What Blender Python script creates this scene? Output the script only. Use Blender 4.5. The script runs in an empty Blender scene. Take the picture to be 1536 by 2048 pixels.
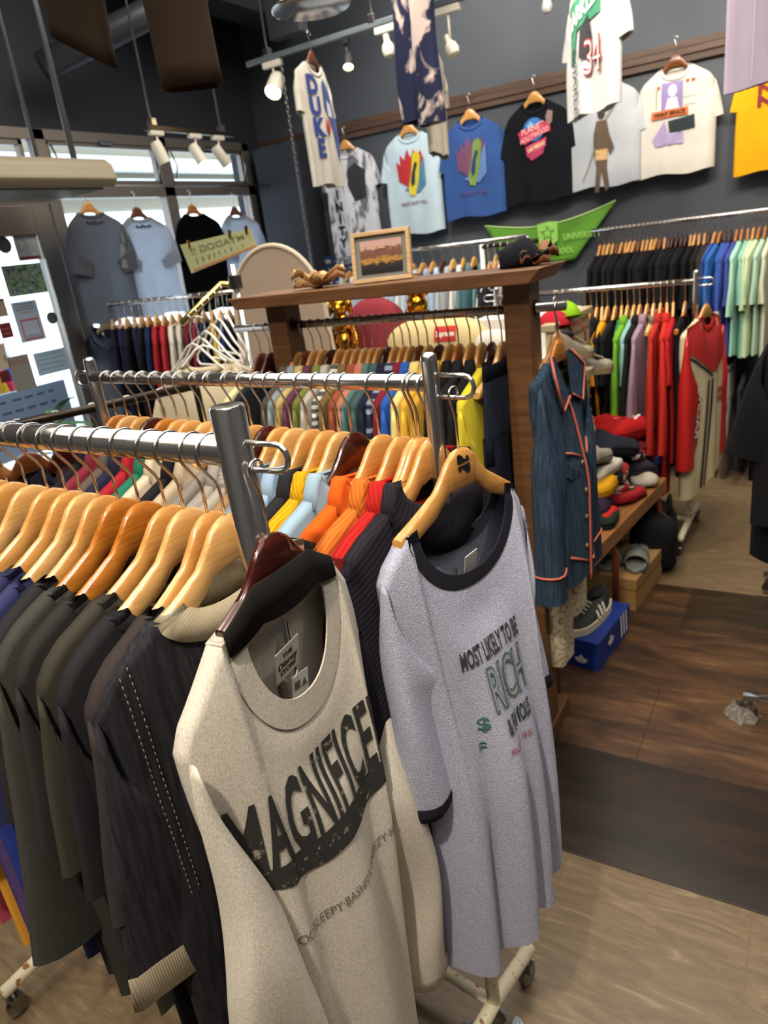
import bpy, bmesh, math, random
from mathutils import Vector, Matrix
PI = math.pi
sc = bpy.context.scene
COL = sc.collection
rnd = random.Random(7)

# ------------------------------------------------------------------ camera, sky, lights, exposure
IMW, IMH, FOC = 1536.0, 2048.0, 1420.0
PITCH, ROLL, AZ, EYE = math.radians(20.5), math.radians(7.6), math.radians(32.6), 1.6
cf = Vector((-math.sin(AZ)*math.cos(PITCH), math.cos(AZ)*math.cos(PITCH), -math.sin(PITCH)))
r0 = cf.cross(Vector((0, 0, 1))).normalized(); u0 = r0.cross(cf)
cr = r0*math.cos(ROLL) - u0*math.sin(ROLL)
cu = r0*math.sin(ROLL) + u0*math.cos(ROLL)
CAM = Vector((0, 0, EYE))
cam = bpy.data.cameras.new('camera'); camo = bpy.data.objects.new('camera', cam); COL.objects.link(camo)
M = Matrix((cr, cu, -cf)).transposed().to_4x4(); M.translation = CAM
camo.matrix_world = M
cam.sensor_fit = 'VERTICAL'; cam.sensor_height = 36.0; cam.sensor_width = 27.0
cam.lens = FOC/IMH*36.0
cam.clip_start = 0.02; cam.clip_end = 100
cam.dof.use_dof = True; cam.dof.focus_distance = 0.95; cam.dof.aperture_fstop = 6.5
sc.camera = camo
vs = sc.view_settings
vs.view_transform = 'Standard'; vs.look = 'None'; vs.gamma = 1.0; vs.use_curve_mapping = False
vs.exposure = 0.20

def ray(px, py): return cf*FOC + cr*(px - IMW/2) - cu*(py - IMH/2)
def PX(px, py, X=None, Y=None, Z=None):
    """the point of the room seen at photo pixel (px,py) that lies on the given wall / depth / height plane"""
    d = ray(px, py)
    t = X/d.x if X is not None else Y/d.y if Y is not None else (Z - EYE)/d.z
    return CAM + d*t

w = bpy.data.worlds.new('sky'); sc.world = w; w.use_nodes = True
wn = w.node_tree.nodes; wl = w.node_tree.links
bg = wn['Background']
sky = wn.new('ShaderNodeTexSky'); sky.sky_type = 'HOSEK_WILKIE'; sky.sun_direction = (-.5, -.4, .76); sky.turbidity = 3.5; sky.ground_albedo = .5
mixw = wn.new('ShaderNodeMix'); mixw.data_type = 'RGBA'; mixw.inputs[0].default_value = .65
wl.new(sky.outputs[0], mixw.inputs[6]); mixw.inputs[7].default_value = (.80, .92, 1.0, 1)
wl.new(mixw.outputs[2], bg.inputs[0]); bg.inputs[1].default_value = 4.5

def light(name, kind, loc, target, energy, color, size=.2, angle=None, blend=.6, sy=None):
    l = bpy.data.lights.new(name, kind); o = bpy.data.objects.new(name, l); COL.objects.link(o)
    l.energy = energy; l.color = color; o.location = loc
    if kind == 'AREA':
        l.size = size
        if sy: l.shape = 'RECTANGLE'; l.size_y = sy
    elif kind == 'SPOT':
        l.shadow_soft_size = size; l.spot_size = math.radians(angle or 60); l.spot_blend = blend
    else: l.shadow_soft_size = size
    d = Vector(target) - Vector(loc)
    o.rotation_euler = d.to_track_quat('-Z', 'Y').to_euler()
    return o
WARM = (1.0, .87, .70); NEUT = (1.0, .93, .83)
# ceiling spots of the shop (their track hangs above and behind the photographer)
light('spot_track_light', 'SPOT', (-.22, -.55, 3.1), (-.5, .74, .9), 190, WARM, .05, 48)
light('spot_track_light', 'SPOT', (-1.5, -.35, 3.25), (-1.0, .9, 1.0), 84, WARM, .05, 75)
light('spot_track_light', 'SPOT', (-.35, 1.2, 3.3), (-.75, 2.6, .7), 78, WARM, .06, 80)
light('spot_track_light', 'SPOT', (.9, 1.4, 3.3), (.2, 1.6, 0), 30, WARM, .06, 80)
light('spot_track_light', 'SPOT', (-1.0, 2.9, 3.3), (-.9, 4.4, 1.0), 80, WARM, .06, 85)
light('spot_track_light', 'SPOT', (.3, 3.4, 3.3), (-.1, 4.9, 1.4), 75, WARM, .06, 80)
light('spot_track_light', 'SPOT', (-2.3, 1.6, 3.3), (-2.0, 2.8, 1.0), 65, WARM, .06, 85)
light('spot_track_light', 'SPOT', (-1.9, 3.2, 3.4), (-1.6, 5.0, 2.0), 95, NEUT, .06, 95)
light('spot_track_light', 'SPOT', (-.4, 3.0, 3.4), (-.6, 5.0, 2.0), 85, NEUT, .06, 95)
light('ceiling_fill_light', 'AREA', (-.6, .9, 3.7), (-.6, .9, 0), 150, NEUT, 4.5, sy=5.0)  # added fill: broad unseen area light that evens out the room, no real lamp
light('ceiling_fill_light', 'AREA', (-1.2, 3.4, 3.75), (-1.2, 3.4, 0), 70, NEUT, 3.0)  # second added fill, lifts the back of the shop

# ------------------------------------------------------------------ mesh helpers
class MB:
    def __init__(s): s.v = []; s.f = []; s.m = []
    def add(s, vs_, fs, mi=0):
        o = len(s.v); s.v += [tuple(q) for q in vs_]; s.f += [tuple(o + i for i in f) for f in fs]; s.m += [mi]*len(fs); return s
    def grid(s, rows, closed=False, mi=0, cap0=False, cap1=False):
        n = len(rows[0]); V = [q for r in rows for q in r]; F = []
        for i in range(len(rows) - 1):
            for j in range(n if closed else n - 1):
                k = (j + 1) % n
                F.append((i*n + j, i*n + k, (i + 1)*n + k, (i + 1)*n + j))
        if cap0: F.append(tuple(range(n - 1, -1, -1)))
        if cap1: F.append(tuple((len(rows) - 1)*n + j for j in range(n)))
        return s.add(V, F, mi)
    def box(s, c, d, rz=0, mi=0, rot=None):
        hx, hy, hz = d[0]/2, d[1]/2, d[2]/2
        R = rot if rot is not None else Matrix.Rotation(rz, 3, 'Z')
        V = [Vector(c) + R @ Vector((x, y, z)) for z in (-hz, hz) for x, y in ((-hx, -hy), (hx, -hy), (hx, hy), (-hx, hy))]
        return s.add(V, [(0, 3, 2, 1), (4, 5, 6, 7), (0, 1, 5, 4), (1, 2, 6, 5), (2, 3, 7, 6), (3, 0, 4, 7)], mi)
    def tube(s, pts, r, n=10, mi=0, caps=True, closed=False):
        pts = [Vector(p) for p in pts]; N = len(pts)
        rs = r if isinstance(r, (list, tuple)) else [r]*N
        T = []
        for i in range(N):
            a = pts[(i - 1) % N if closed else max(i - 1, 0)]; b = pts[(i + 1) % N if closed else min(i + 1, N - 1)]
            t = (b - a); T.append(t.normalized() if t.length > 1e-9 else Vector((0, 0, 1)))
        up = Vector((0, 0, 1)) if abs(T[0].z) < .9 else Vector((1, 0, 0))
        nrm = (up - T[0]*up.dot(T[0])).normalized(); rows = []
        for i in range(N):
            nrm = (nrm - T[i]*nrm.dot(T[i])).normalized(); bn = T[i].cross(nrm)
            rows.append([pts[i] + (nrm*math.cos(2*PI*k/n) + bn*math.sin(2*PI*k/n))*rs[i] for k in range(n)])
        if closed: rows.append(rows[0])
        return s.grid(rows, True, mi, caps and not closed, caps and not closed)
    def lathe(s, prof, c=(0, 0, 0), n=20, mi=0, axis=None):
        rows = []
        for r_, z in prof: rows.append([(c[0] + r_*math.cos(2*PI*k/n), c[1] + r_*math.sin(2*PI*k/n), c[2] + z) for k in range(n)])
        return s.grid(rows, True, mi, prof[0][0] > 1e-6, prof[-1][0] > 1e-6)
    def ell(s, c, d, n=14, m=9, mi=0, R=None, p=1.0):
        rows = []
        for i in range(m + 1):
            a = -PI/2 + PI*i/m; row = []
            for k in range(n):
                b = 2*PI*k/n
                q = [math.cos(a)*math.cos(b), math.cos(a)*math.sin(b), math.sin(a)]
                q = Vector([math.copysign(abs(t)**p, t) for t in q]); q = Vector((q.x*d[0], q.y*d[1], q.z*d[2]))
                row.append(Vector(c) + (R @ q if R else q))
            rows.append(row)
        return s.grid(rows, True, mi)
    def prism(s, poly, mat4, depth, mi=0):
        """poly: 2-D outline in the local xy plane, extruded to z=depth, placed by mat4"""
        n = len(poly)
        V = [mat4 @ Vector((x, y, 0)) for x, y in poly] + [mat4 @ Vector((x, y, depth)) for x, y in poly]
        F = [tuple(range(n - 1, -1, -1)), tuple(range(n, 2*n))] + [(i, (i + 1) % n, n + (i + 1) % n, n + i) for i in range(n)]
        return s.add(V, F, mi)

def link(name, me, mats, parent=None):
    o = bpy.data.objects.new(name, me); COL.objects.link(o)
    if parent is not None: o.parent = parent
    if mats is not None and not me.materials:
        for m in (mats if isinstance(mats, (list, tuple)) else [mats]): me.materials.append(m)
    return o
def build(name, mb, mats, parent=None, smooth=True, merge=0.0, bevel=0.0, ang=None, solid=0.0):
    me = bpy.data.meshes.new(name)
    me.from_pydata([tuple(q) for q in mb.v], [], mb.f)
    for p, mi in zip(me.polygons, mb.m): p.material_index = mi
    bm = bmesh.new(); bm.from_mesh(me)
    if merge: bmesh.ops.remove_doubles(bm, verts=bm.verts, dist=merge)
    bmesh.ops.recalc_face_normals(bm, faces=bm.faces)
    if bevel:
        es = [e for e in bm.edges if len(e.link_faces) == 2 and e.calc_face_angle(0) > .6]
        if es: bmesh.ops.bevel(bm, geom=es, offset=bevel, segments=2, profile=.6, affect='EDGES', clamp_overlap=True)
    for f in bm.faces: f.smooth = smooth
    if ang is not None:
        for e in bm.edges:
            if len(e.link_faces) == 2 and e.calc_face_angle(0) > ang: e.smooth = False
    bm.to_mesh(me); bm.free()
    o = link(name, me, mats, parent)
    if solid:
        m = o.modifiers.new('thickness', 'SOLIDIFY'); m.thickness = solid; m.offset = 0
    return o
def tag(o, label, cat, group=None, kind=None):
    o['label'] = label; o['category'] = cat
    if group: o['group'] = group
    if kind: o['kind'] = kind
    return o
def empty(name, loc, rz=0.0, rot=None):
    o = bpy.data.objects.new(name, None); COL.objects.link(o); o.location = loc
    o.rotation_euler = rot if rot else (0, 0, rz); o.empty_display_size = .05
    return o
def struct(name, mb, mat, **k):
    o = build(name, mb, mat, **k); o['kind'] = 'structure'; return o
ORD = 'first second third fourth fifth sixth seventh eighth ninth tenth eleventh twelfth thirteenth fourteenth fifteenth sixteenth seventeenth eighteenth nineteenth twentieth'.split()
TENS = {20: 'twenty', 30: 'thirty', 40: 'forty'}
def nth(i):
    if i < 20: return ORD[i]
    t = (i + 1)//10*10; u = (i + 1) % 10
    return {20: 'twentieth', 30: 'thirtieth', 40: 'fortieth'}[t] if u == 0 else TENS[t] + '-' + ORD[u - 1]
def lerp(a, b, t): return a + (b - a)*t
def sst(x): x = min(max(x, 0), 1); return x*x*(3 - 2*x)

# ------------------------------------------------------------------ materials
def lin(h):
    if isinstance(h, (tuple, list)): return tuple(h)[:3] + (1,)
    h = h.lstrip('#'); c = [int(h[i:i + 2], 16)/255 for i in (0, 2, 4)]
    return tuple(x/12.92 if x <= .04045 else ((x + .055)/1.055)**2.4 for x in c) + (1,)
MATS = {}
def base(name):
    m = bpy.data.materials.new(name); m.use_nodes = True
    return m, m.node_tree.nodes, m.node_tree.links, m.node_tree.nodes['Principled BSDF']
def pmat(col, rough=.5, metal=0.0, key=None, **k):
    kk = ('p', str(col), rough, metal, str(k))
    if kk in MATS: return MATS[kk]
    m, n, l, b = base(key or 'paint')
    b.inputs['Base Color'].default_value = lin(col); b.inputs['Roughness'].default_value = rough; b.inputs['Metallic'].default_value = metal
    for a, v in k.items(): b.inputs[a.replace('_', ' ')].default_value = v
    nz = n.new('ShaderNodeTexNoise'); nz.inputs['Scale'].default_value = 60
    rp = n.new('ShaderNodeMapRange'); rp.inputs[3].default_value = max(rough - .06, .02); rp.inputs[4].default_value = min(rough + .08, 1)
    l.new(nz.outputs[0], rp.inputs[0]); l.new(rp.outputs[0], b.inputs['Roughness'])
    MATS[kk] = m; return m
def coords(n, l, scale=(1, 1, 1), rot=(0, 0, 0)):
    tc = n.new('ShaderNodeTexCoord'); mp = n.new('ShaderNodeMapping')
    mp.inputs['Scale'].default_value = scale; mp.inputs['Rotation'].default_value = rot
    l.new(tc.outputs['Object'], mp.inputs[0]); return mp
def ramp(n, stops):
    r = n.new('ShaderNodeValToRGB'); e = r.color_ramp.elements
    e[0].position, e[0].color = stops[0][0], lin(stops[0][1]); e[1].position, e[1].color = stops[-1][0], lin(stops[-1][1])
    for p, c in stops[1:-1]:
        x = e.new(p); x.color = lin(c)
    return r
def mixc(n, l, fac, a, b, mode='MIX'):
    x = n.new('ShaderNodeMix'); x.data_type = 'RGBA'; x.blend_type = mode
    for i, q in ((0, fac), (6, a), (7, b)):
        if hasattr(q, 'is_linked'): l.new(q, x.inputs[i])
        else: x.inputs[i].default_value = q if i == 0 else lin(q)
    return x.outputs[2]
def scalec(col, k): c = lin(col); return (c[0]*k, c[1]*k, c[2]*k)
def bump(n, l, b, h, strength=.2, dist=.002):
    q = n.new('ShaderNodeBump'); q.inputs['Strength'].default_value = strength; q.inputs['Distance'].default_value = dist
    l.new(h, q.inputs['Height']); l.new(q.outputs[0], b.inputs['Normal'])
def fabric(col, kind='plain'):
    kk = ('f', str(col), kind)
    if kk in MATS: return MATS[kk]
    m, n, l, b = base('fabric_' + kind)
    b.inputs['Roughness'].default_value = .92
    b.inputs['Specular IOR Level'].default_value = .15
    mp = coords(n, l)
    big = n.new('ShaderNodeTexNoise'); big.inputs['Scale'].default_value = 9; big.inputs['Detail'].default_value = 4; l.new(mp.outputs[0], big.inputs[0])
    fine = n.new('ShaderNodeTexNoise'); fine.inputs['Scale'].default_value = 420; fine.inputs['Detail'].default_value = 3; l.new(mp.outputs[0], fine.inputs[0])
    c = mixc(n, l, big.outputs[0], scalec(col, .86), scalec(col, 1.12))
    hgt = fine.outputs[0]; st = .25
    if kind == 'heather':
        mp2 = coords(n, l, (1.0, 1.0, .35)); sp = n.new('ShaderNodeTexNoise'); sp.inputs['Scale'].default_value = 520; sp.inputs['Detail'].default_value = 5; sp.inputs['Roughness'].default_value = .7
        l.new(mp2.outputs[0], sp.inputs[0]); r = ramp(n, [(.36, (0, 0, 0)), (.60, (1, 1, 1))]); l.new(sp.outputs[0], r.inputs[0])
        c = mixc(n, l, r.outputs[0], scalec(col, .78), scalec(col, 1.10)); st = .3
    elif kind == 'terry':
        sp = n.new('ShaderNodeTexNoise'); sp.inputs['Scale'].default_value = 520; sp.inputs['Detail'].default_value = 2; l.new(mp.outputs[0], sp.inputs[0])
        r = ramp(n, [(.40, (0, 0, 0)), (.60, (1, 1, 1))]); l.new(sp.outputs[0], r.inputs[0])
        c = mixc(n, l, r.outputs[0], scalec(col, .80), scalec(col, 1.16)); hgt = sp.outputs[0]; st = .7
    elif kind in ('rib', 'twill'):
        wv = n.new('ShaderNodeTexWave'); wv.inputs['Scale'].default_value = 95 if kind == 'rib' else 70; wv.inputs['Distortion'].default_value = .3
        if kind == 'twill': wv.wave_type = 'BANDS'; wv.bands_direction = 'DIAGONAL'
        l.new(mp.outputs[0], wv.inputs[0]); c = mixc(n, l, wv.outputs[1], c, scalec(col, .70)); hgt = wv.outputs[1]; st = .4
    elif kind == 'denim':
        mp2 = coords(n, l, (1, 1, .08)); sp = n.new('ShaderNodeTexNoise'); sp.inputs['Scale'].default_value = 160; sp.inputs['Detail'].default_value = 3; l.new(mp2.outputs[0], sp.inputs[0])
        r = ramp(n, [(.35, (0, 0, 0)), (.7, (1, 1, 1))]); l.new(sp.outputs[0], r.inputs[0])
        c = mixc(n, l, r.outputs[0], scalec(col, .6), scalec(col, 1.45)); st = .35
    elif kind == 'satin':
        b.inputs['Roughness'].default_value = .38; b.inputs['Specular IOR Level'].default_value = .5; st = .03
    elif kind == 'stripe':
        wv = n.new('ShaderNodeTexWave'); wv.bands_direction = 'Z'; wv.inputs['Scale'].default_value = 14; l.new(mp.outputs[0], wv.inputs[0])
        r = ramp(n, [(.45, (0, 0, 0)), (.55, (1, 1, 1))]); l.new(wv.outputs[1], r.inputs[0]); c = mixc(n, l, r.outputs[0], c, '#4a4b4c')
    elif kind == 'plaid':
        for ax in ('X', 'Z'):
            wv = n.new('ShaderNodeTexWave'); wv.bands_direction = ax; wv.inputs['Scale'].default_value = 6; l.new(mp.outputs[0], wv.inputs[0])
            r = ramp(n, [(.82, (0, 0, 0)), (.9, (.6, .6, .6))]); l.new(wv.outputs[1], r.inputs[0]); c = mixc(n, l, r.outputs[0], c, '#9fb0c8')
    elif kind == 'bleach':
        sp = n.new('ShaderNodeTexNoise'); sp.inputs['Scale'].default_value = 5.5; sp.inputs['Detail'].default_value = 3; sp.inputs['Distortion'].default_value = 1.0; l.new(mp.outputs[0], sp.inputs[0])
        r = ramp(n, [(.50, (0, 0, 0)), (.56, (1, 1, 1))]); l.new(sp.outputs[0], r.inputs[0]); c = mixc(n, l, r.outputs[0], c, '#b9a79f')
    elif kind == 'mono':
        mp2 = coords(n, l, (1.2, 1, .5)); sp = n.new('ShaderNodeTexNoise'); sp.inputs['Scale'].default_value = 13; sp.inputs['Detail'].default_value = 5; sp.inputs['Distortion'].default_value = .8; l.new(mp2.outputs[0], sp.inputs[0])
        r = ramp(n, [(.50, (0, 0, 0)), (.60, (.8, .8, .8))]); l.new(sp.outputs[0], r.inputs[0]); c = mixc(n, l, r.outputs[0], c, '#30323a')
    elif kind == 'pattern':
        sp = n.new('ShaderNodeTexVoronoi'); sp.inputs['Scale'].default_value = 14; l.new(mp.outputs[0], sp.inputs[0])
        mt = n.new('ShaderNodeMath'); mt.operation = 'MULTIPLY'; mt.inputs[1].default_value = 26; l.new(sp.outputs[0], mt.inputs[0])
        sn = n.new('ShaderNodeMath'); sn.operation = 'SINE'; l.new(mt.outputs[0], sn.inputs[0])
        r = ramp(n, [(.80, (0, 0, 0)), (.90, (.8, .8, .8))]); l.new(sn.outputs[0], r.inputs[0]); c = mixc(n, l, r.outputs[0], c, '#6a5a44')
    elif kind == 'fair':
        sp = n.new('ShaderNodeTexVoronoi'); sp.inputs['Scale'].default_value = 30; l.new(mp.outputs[0], sp.inputs[0])
        r = ramp(n, [(.0, '#e8e2d6'), (.3, '#a11f24'), (.55, '#1c1b20'), (.8, '#e8e2d6')]); r.color_ramp.interpolation = 'CONSTANT'; l.new(sp.outputs[1], r.inputs[0]); c = mixc(n, l, .75, c, r.outputs[0])
    if kind == 'thin':
        tr = n.new('ShaderNodeBsdfTranslucent'); l.new(c, tr.inputs[0]); mx = n.new('ShaderNodeMixShader'); mx.inputs[0].default_value = .7
        l.new(b.outputs[0], mx.inputs[1]); l.new(tr.outputs[0], mx.inputs[2]); l.new(mx.outputs[0], n['Material Output'].inputs[0])
    l.new(c, b.inputs['Base Color'])
    bump(n, l, b, hgt, st, .0015 if kind != 'terry' else .002)
    MATS[kk] = m; return m
def wood(c1, c2, rough=.32, sc_=1.0, coat=.35, key='varnished_wood'):
    kk = ('w', c1, c2, rough, sc_)
    if kk in MATS: return MATS[kk]
    m, n, l, b = base(key); mp = coords(n, l, (3*sc_, 30*sc_, 30*sc_))
    nz = n.new('ShaderNodeTexNoise'); nz.inputs['Scale'].default_value = 3; nz.inputs['Detail'].default_value = 5; nz.inputs['Distortion'].default_value = .6
    l.new(mp.outputs[0], nz.inputs[0]); r = ramp(n, [(.3, c1), (.72, c2)]); l.new(nz.outputs[0], r.inputs[0]); l.new(r.outputs[0], b.inputs['Base Color'])
    b.inputs['Roughness'].default_value = rough; b.inputs['Coat Weight'].default_value = coat; b.inputs['Coat Roughness'].default_value = .15
    MATS[kk] = m; return m
MAPLE = wood('#b97f3c', '#dba55f'); MAPLE2 = wood('#c08d4e', '#e3b877'); ORANGE = wood('#9a5716', '#c98334', .2); MAHOG = wood('#2c0f0a', '#512015', .16); BROWNW = wood('#5a2d14', '#7d4620', .25)
PALEW = wood('#b99365', '#d8b98c', .5)
TIMBER = wood('#573820', '#76502f', .45, .6, .1); PLANKW = wood('#7a4c26', '#9c6b3c', .45, .5, .1)
CHROME = pmat('#dcd9d5', .16, .97, 'chrome'); STEEL = pmat('#8d8a88', .28, 1.0, 'brushed_steel'); DARKST = pmat('#3a332e', .35, .8, 'dark_metal')
HOOK = pmat('#d6d4d0', .2, 1.0, 'hook_steel'); WHITEP = pmat('#e9e6df', .4, 0, 'white_plastic')
GOLD = pmat('#c9932f', .08, 1.0, 'gold'); BLACKM = pmat('#15161a', .5, 0, 'black_paint')
def rusty():
    m, n, l, b = base('chipped_cream_paint'); mp = coords(n, l); nz = n.new('ShaderNodeTexNoise'); nz.inputs['Scale'].default_value = 55; nz.inputs['Detail'].default_value = 6; l.new(mp.outputs[0], nz.inputs[0])
    r = ramp(n, [(.58, '#d8cfb4'), (.66, '#8a5a32')]); l.new(nz.outputs[0], r.inputs[0]); l.new(r.outputs[0], b.inputs['Base Color']); b.inputs['Roughness'].default_value = .5; return m
CREAMP = rusty()
def glass_mat():
    m, n, l, b = base('window_glass')
    b.inputs['Base Color'].default_value = (.93, .97, 1, 1); b.inputs['Roughness'].default_value = 0.0
    b.inputs['Transmission Weight'].default_value = 1.0; b.inputs['IOR'].default_value = 1.05
    return m
GLASS = glass_mat()
def emit(col, s):
    m, n, l, b = base('lamp_glow'); b.inputs['Emission Color'].default_value = lin(col); b.inputs['Emission Strength'].default_value = s; return m
# ------------------------------------------------------------------ the room
XL, YB, CEIL, XR, YF = -3.95, 5.05, 3.9, 2.6, -2.4
def slate():
    m, n, l, b = base('slate_wall_paint'); mp = coords(n, l); nz = n.new('ShaderNodeTexNoise'); nz.inputs['Scale'].default_value = 1.2; nz.inputs['Detail'].default_value = 5; l.new(mp.outputs[0], nz.inputs[0])
    r = ramp(n, [(.3, '#3f444c'), (.7, '#4a4f57')]); l.new(nz.outputs[0], r.inputs[0]); l.new(r.outputs[0], b.inputs['Base Color']); b.inputs['Roughness'].default_value = .6
    f2 = n.new('ShaderNodeTexNoise'); f2.inputs['Scale'].default_value = 180; l.new(mp.outputs[0], f2.inputs[0]); bump(n, l, b, f2.outputs[0], .15, .002); return m
SLATE = slate(); NAVYW = pmat('#23262f', .7, 0, 'dark_wall_paint'); CEILM = pmat('#16181d', .8, 0, 'dark_ceiling_paint')
def tilefloor():
    m, n, l, b = base('beige_stone_vinyl')
    mp = coords(n, l, (1, 1, 1)); mp.inputs['Location'].default_value = (.472, -.06, 0)
    br = n.new('ShaderNodeTexBrick'); br.offset = 0; br.squash = 1
    br.inputs['Scale'].default_value = 1; br.inputs['Brick Width'].default_value = .445; br.inputs['Row Height'].default_value = .9
    br.inputs['Mortar Size'].default_value = .0028; br.inputs['Color1'].default_value = lin('#6c5a42'); br.inputs['Color2'].default_value = lin('#746148'); br.inputs['Mortar'].default_value = lin('#6a553b')
    l.new(mp.outputs[0], br.inputs[0])
    m2 = coords(n, l, (1.1, 5.5, 1), (0, 0, .12)); v = n.new('ShaderNodeTexNoise'); v.inputs['Scale'].default_value = 4.0; v.inputs['Detail'].default_value = 8; v.inputs['Distortion'].default_value = 2.2; v.inputs['Roughness'].default_value = .62
    l.new(m2.outputs[0], v.inputs[0]); r = ramp(n, [(.40, '#5f4e38'), (.52, '#6f5d44'), (.60, '#77654b'), (.66, '#8b7b5f')]); l.new(v.outputs[0], r.inputs[0])
    c = mixc(n, l, .72, br.outputs[0], r.outputs[0])
    inv = n.new('ShaderNodeMath'); inv.operation = 'MULTIPLY'; inv.inputs[1].default_value = .75; l.new(br.outputs[1], inv.inputs[0])
    c = mixc(n, l, inv.outputs[0], c, '#6a553b'); l.new(c, b.inputs['Base Color']); b.inputs['Roughness'].default_value = .42
    bump(n, l, b, v.outputs[0], .1, .001); return m
def plankfloor():
    m, n, l, b = base('dark_aged_wood_vinyl')
    mp = coords(n, l, (1, 1, 1)); mp.inputs['Location'].default_value = (.385 + .92*4, -1.445 + .84*4, 0)
    br = n.new('ShaderNodeTexBrick'); br.offset = .45; br.inputs['Scale'].default_value = 1; br.inputs['Brick Width'].default_value = .92; br.inputs['Row Height'].default_value = .42
    br.inputs['Mortar Size'].default_value = .0012; br.inputs['Color1'].default_value = (0, 0, 0, 1); br.inputs['Color2'].default_value = (1, 1, 1, 1); br.inputs['Mortar'].default_value = (0, 0, 0, 1); br.inputs['Bias'].default_value = -.1
    l.new(mp.outputs[0], br.inputs[0])
    m2 = coords(n, l, (.9, 4.2, 1)); v = n.new('ShaderNodeTexNoise'); v.inputs['Scale'].default_value = 3.0; v.inputs['Detail'].default_value = 9; v.inputs['Roughness'].default_value = .68; v.inputs['Distortion'].default_value = .5; l.new(m2.outputs[0], v.inputs[0])
    ad = n.new('ShaderNodeMath'); ad.operation = 'MULTIPLY_ADD'; ad.inputs[1].default_value = .42; l.new(br.outputs[0], ad.inputs[0]); l.new(v.outputs[0], ad.inputs[2])
    r = ramp(n, [(.42, '#1d1610'), (.60, '#2a1e15'), (.74, '#3a291c'), (.88, '#543b27'), (1.0, '#735637')]); l.new(ad.outputs[0], r.inputs[0])
    m3 = coords(n, l, (3, 60, 1)); g = n.new('ShaderNodeTexNoise'); g.inputs['Scale'].default_value = 3; g.inputs['Detail'].default_value = 5; l.new(m3.outputs[0], g.inputs[0])
    c = mixc(n, l, g.outputs[0], scalec('#ffffff', .45), (1.3, 1.3, 1.3)); c = mixc(n, l, 1.0, r.outputs[0], c, 'MULTIPLY')
    mm = n.new('ShaderNodeMath'); mm.operation = 'MULTIPLY'; mm.inputs[1].default_value = .8; l.new(br.outputs[1], mm.inputs[0]); c = mixc(n, l, mm.outputs[0], c, '#120c08')
    l.new(c, b.inputs['Base Color']); b.inputs['Roughness'].default_value = .34; bump(n, l, b, g.outputs[0], .12, .001); return m
TILEM = tilefloor(); PLANKM = plankfloor()
Y1, Y2 = 1.44, 3.07
mb = MB(); mb.box(((XL + XR)/2, (YF + Y1)/2, -.05), (XR - XL + .4, Y1 - YF, .1)); mb.box(((XL + XR)/2, (Y2 + YB)/2 + .05, -.05), (XR - XL + .4, YB - Y2 + .1, .1))
struct('floor', mb, TILEM, smooth=False)
mb = MB(); mb.box(((XL + XR)/2, (Y1 + Y2)/2, -.05), (XR - XL + .4, Y2 - Y1, .1)); struct('floor_planks', mb, PLANKM, smooth=False)
mb = MB(); mb.box(((XL + XR)/2, Y1, .0005), (XR - XL, .006, .003)); struct('trim_1', mb, pmat('#2b231c', .5), smooth=False)
mb = MB(); mb.box(((XL + XR)/2 - .01, YB + .1, CEIL/2), (XR - XL + .30, .2, CEIL)); struct('wall_back', mb, SLATE, smooth=False)
mb = MB(); mb.box((XR + .1, (YF + YB)/2, CEIL/2), (.2, YB - YF + .4, CEIL)); struct('wall_right', mb, SLATE, smooth=False)
mb = MB(); mb.box(((XL + XR)/2, YF - .1, CEIL/2), (XR - XL + .4, .2, CEIL)); struct('wall_front', mb, SLATE, smooth=False)
mb = MB(); mb.box(((XL + XR)/2, (YF + YB)/2, CEIL + .05), (XR - XL + .6, YB - YF + .6, .1)); struct('ceiling', mb, CEILM, smooth=False)
# window wall: dark band above the shop front, solid wall nearer than the door, corner pier
WTOP, TRB, WR = 2.46, 2.15, 4.87
mb = MB(); mb.box((XL - .08, (YF + YB)/2, (WTOP + CEIL)/2), (.16, YB - YF, CEIL - WTOP)); mb.box((XL - .08, (YF + 1.3)/2, WTOP/2), (.16, 1.3 - YF, WTOP)); mb.box((XL - .08, (WR + YB)/2 + .03, WTOP/2), (.16, YB - WR + .06, WTOP))
struct('wall_left', mb, NAVYW, smooth=False)
mb = MB(); mb.box((-3.62, YB - .12, 1.2), (.42, .24, 2.4)); struct('pier_corner', mb, NAVYW, smooth=False)
mb = MB()
for k in range(3): mb.box(((XL + XR)/2, YB - .012 - .004*(k % 2), 2.375 + .038*k), (XR - XL, .03 + .012*(k % 2), .036))
struct('trim_2', mb, wood('#3d2a1e', '#5a4130', .5, .4, 0), smooth=False, bevel=.003)
ALU = pmat('#8f8781', .42, .75, 'aluminium_frame')
def bars(name, rects, d=.07, x=XL + .0, mat=ALU, parent=None):
    m_ = MB()
    for y0, y1, z0, z1 in rects: m_.box((x, (y0 + y1)/2, (z0 + z1)/2), (d, y1 - y0, z1 - z0))
    o = build(name, m_, mat, parent, smooth=False, bevel=.004)
    if parent is None: o['kind'] = 'structure'
    return o
def pane(y0, y1, z0, z1, parent, x=XL - .01):
    m_ = MB(); m_.box((x, (y0 + y1)/2, (z0 + z1)/2), (.006, y1 - y0, z1 - z0)); return build('glass_pane', m_, GLASS, parent, smooth=False)
def sash(y0, y1, z0, z1, parent, t=.03, x=XL + .005):
    m_ = MB()
    for a in ((y0, y1, z0, z0 + t), (y0, y1, z1 - t, z1), (y0, y0 + t, z0, z1), (y1 - t, y1, z0, z1)): m_.box((x, (a[0] + a[1])/2, (a[2] + a[3])/2), (.04, a[1] - a[0], a[3] - a[2]))
    return build('sash', m_, ALU, parent, smooth=False, bevel=.003)
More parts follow.
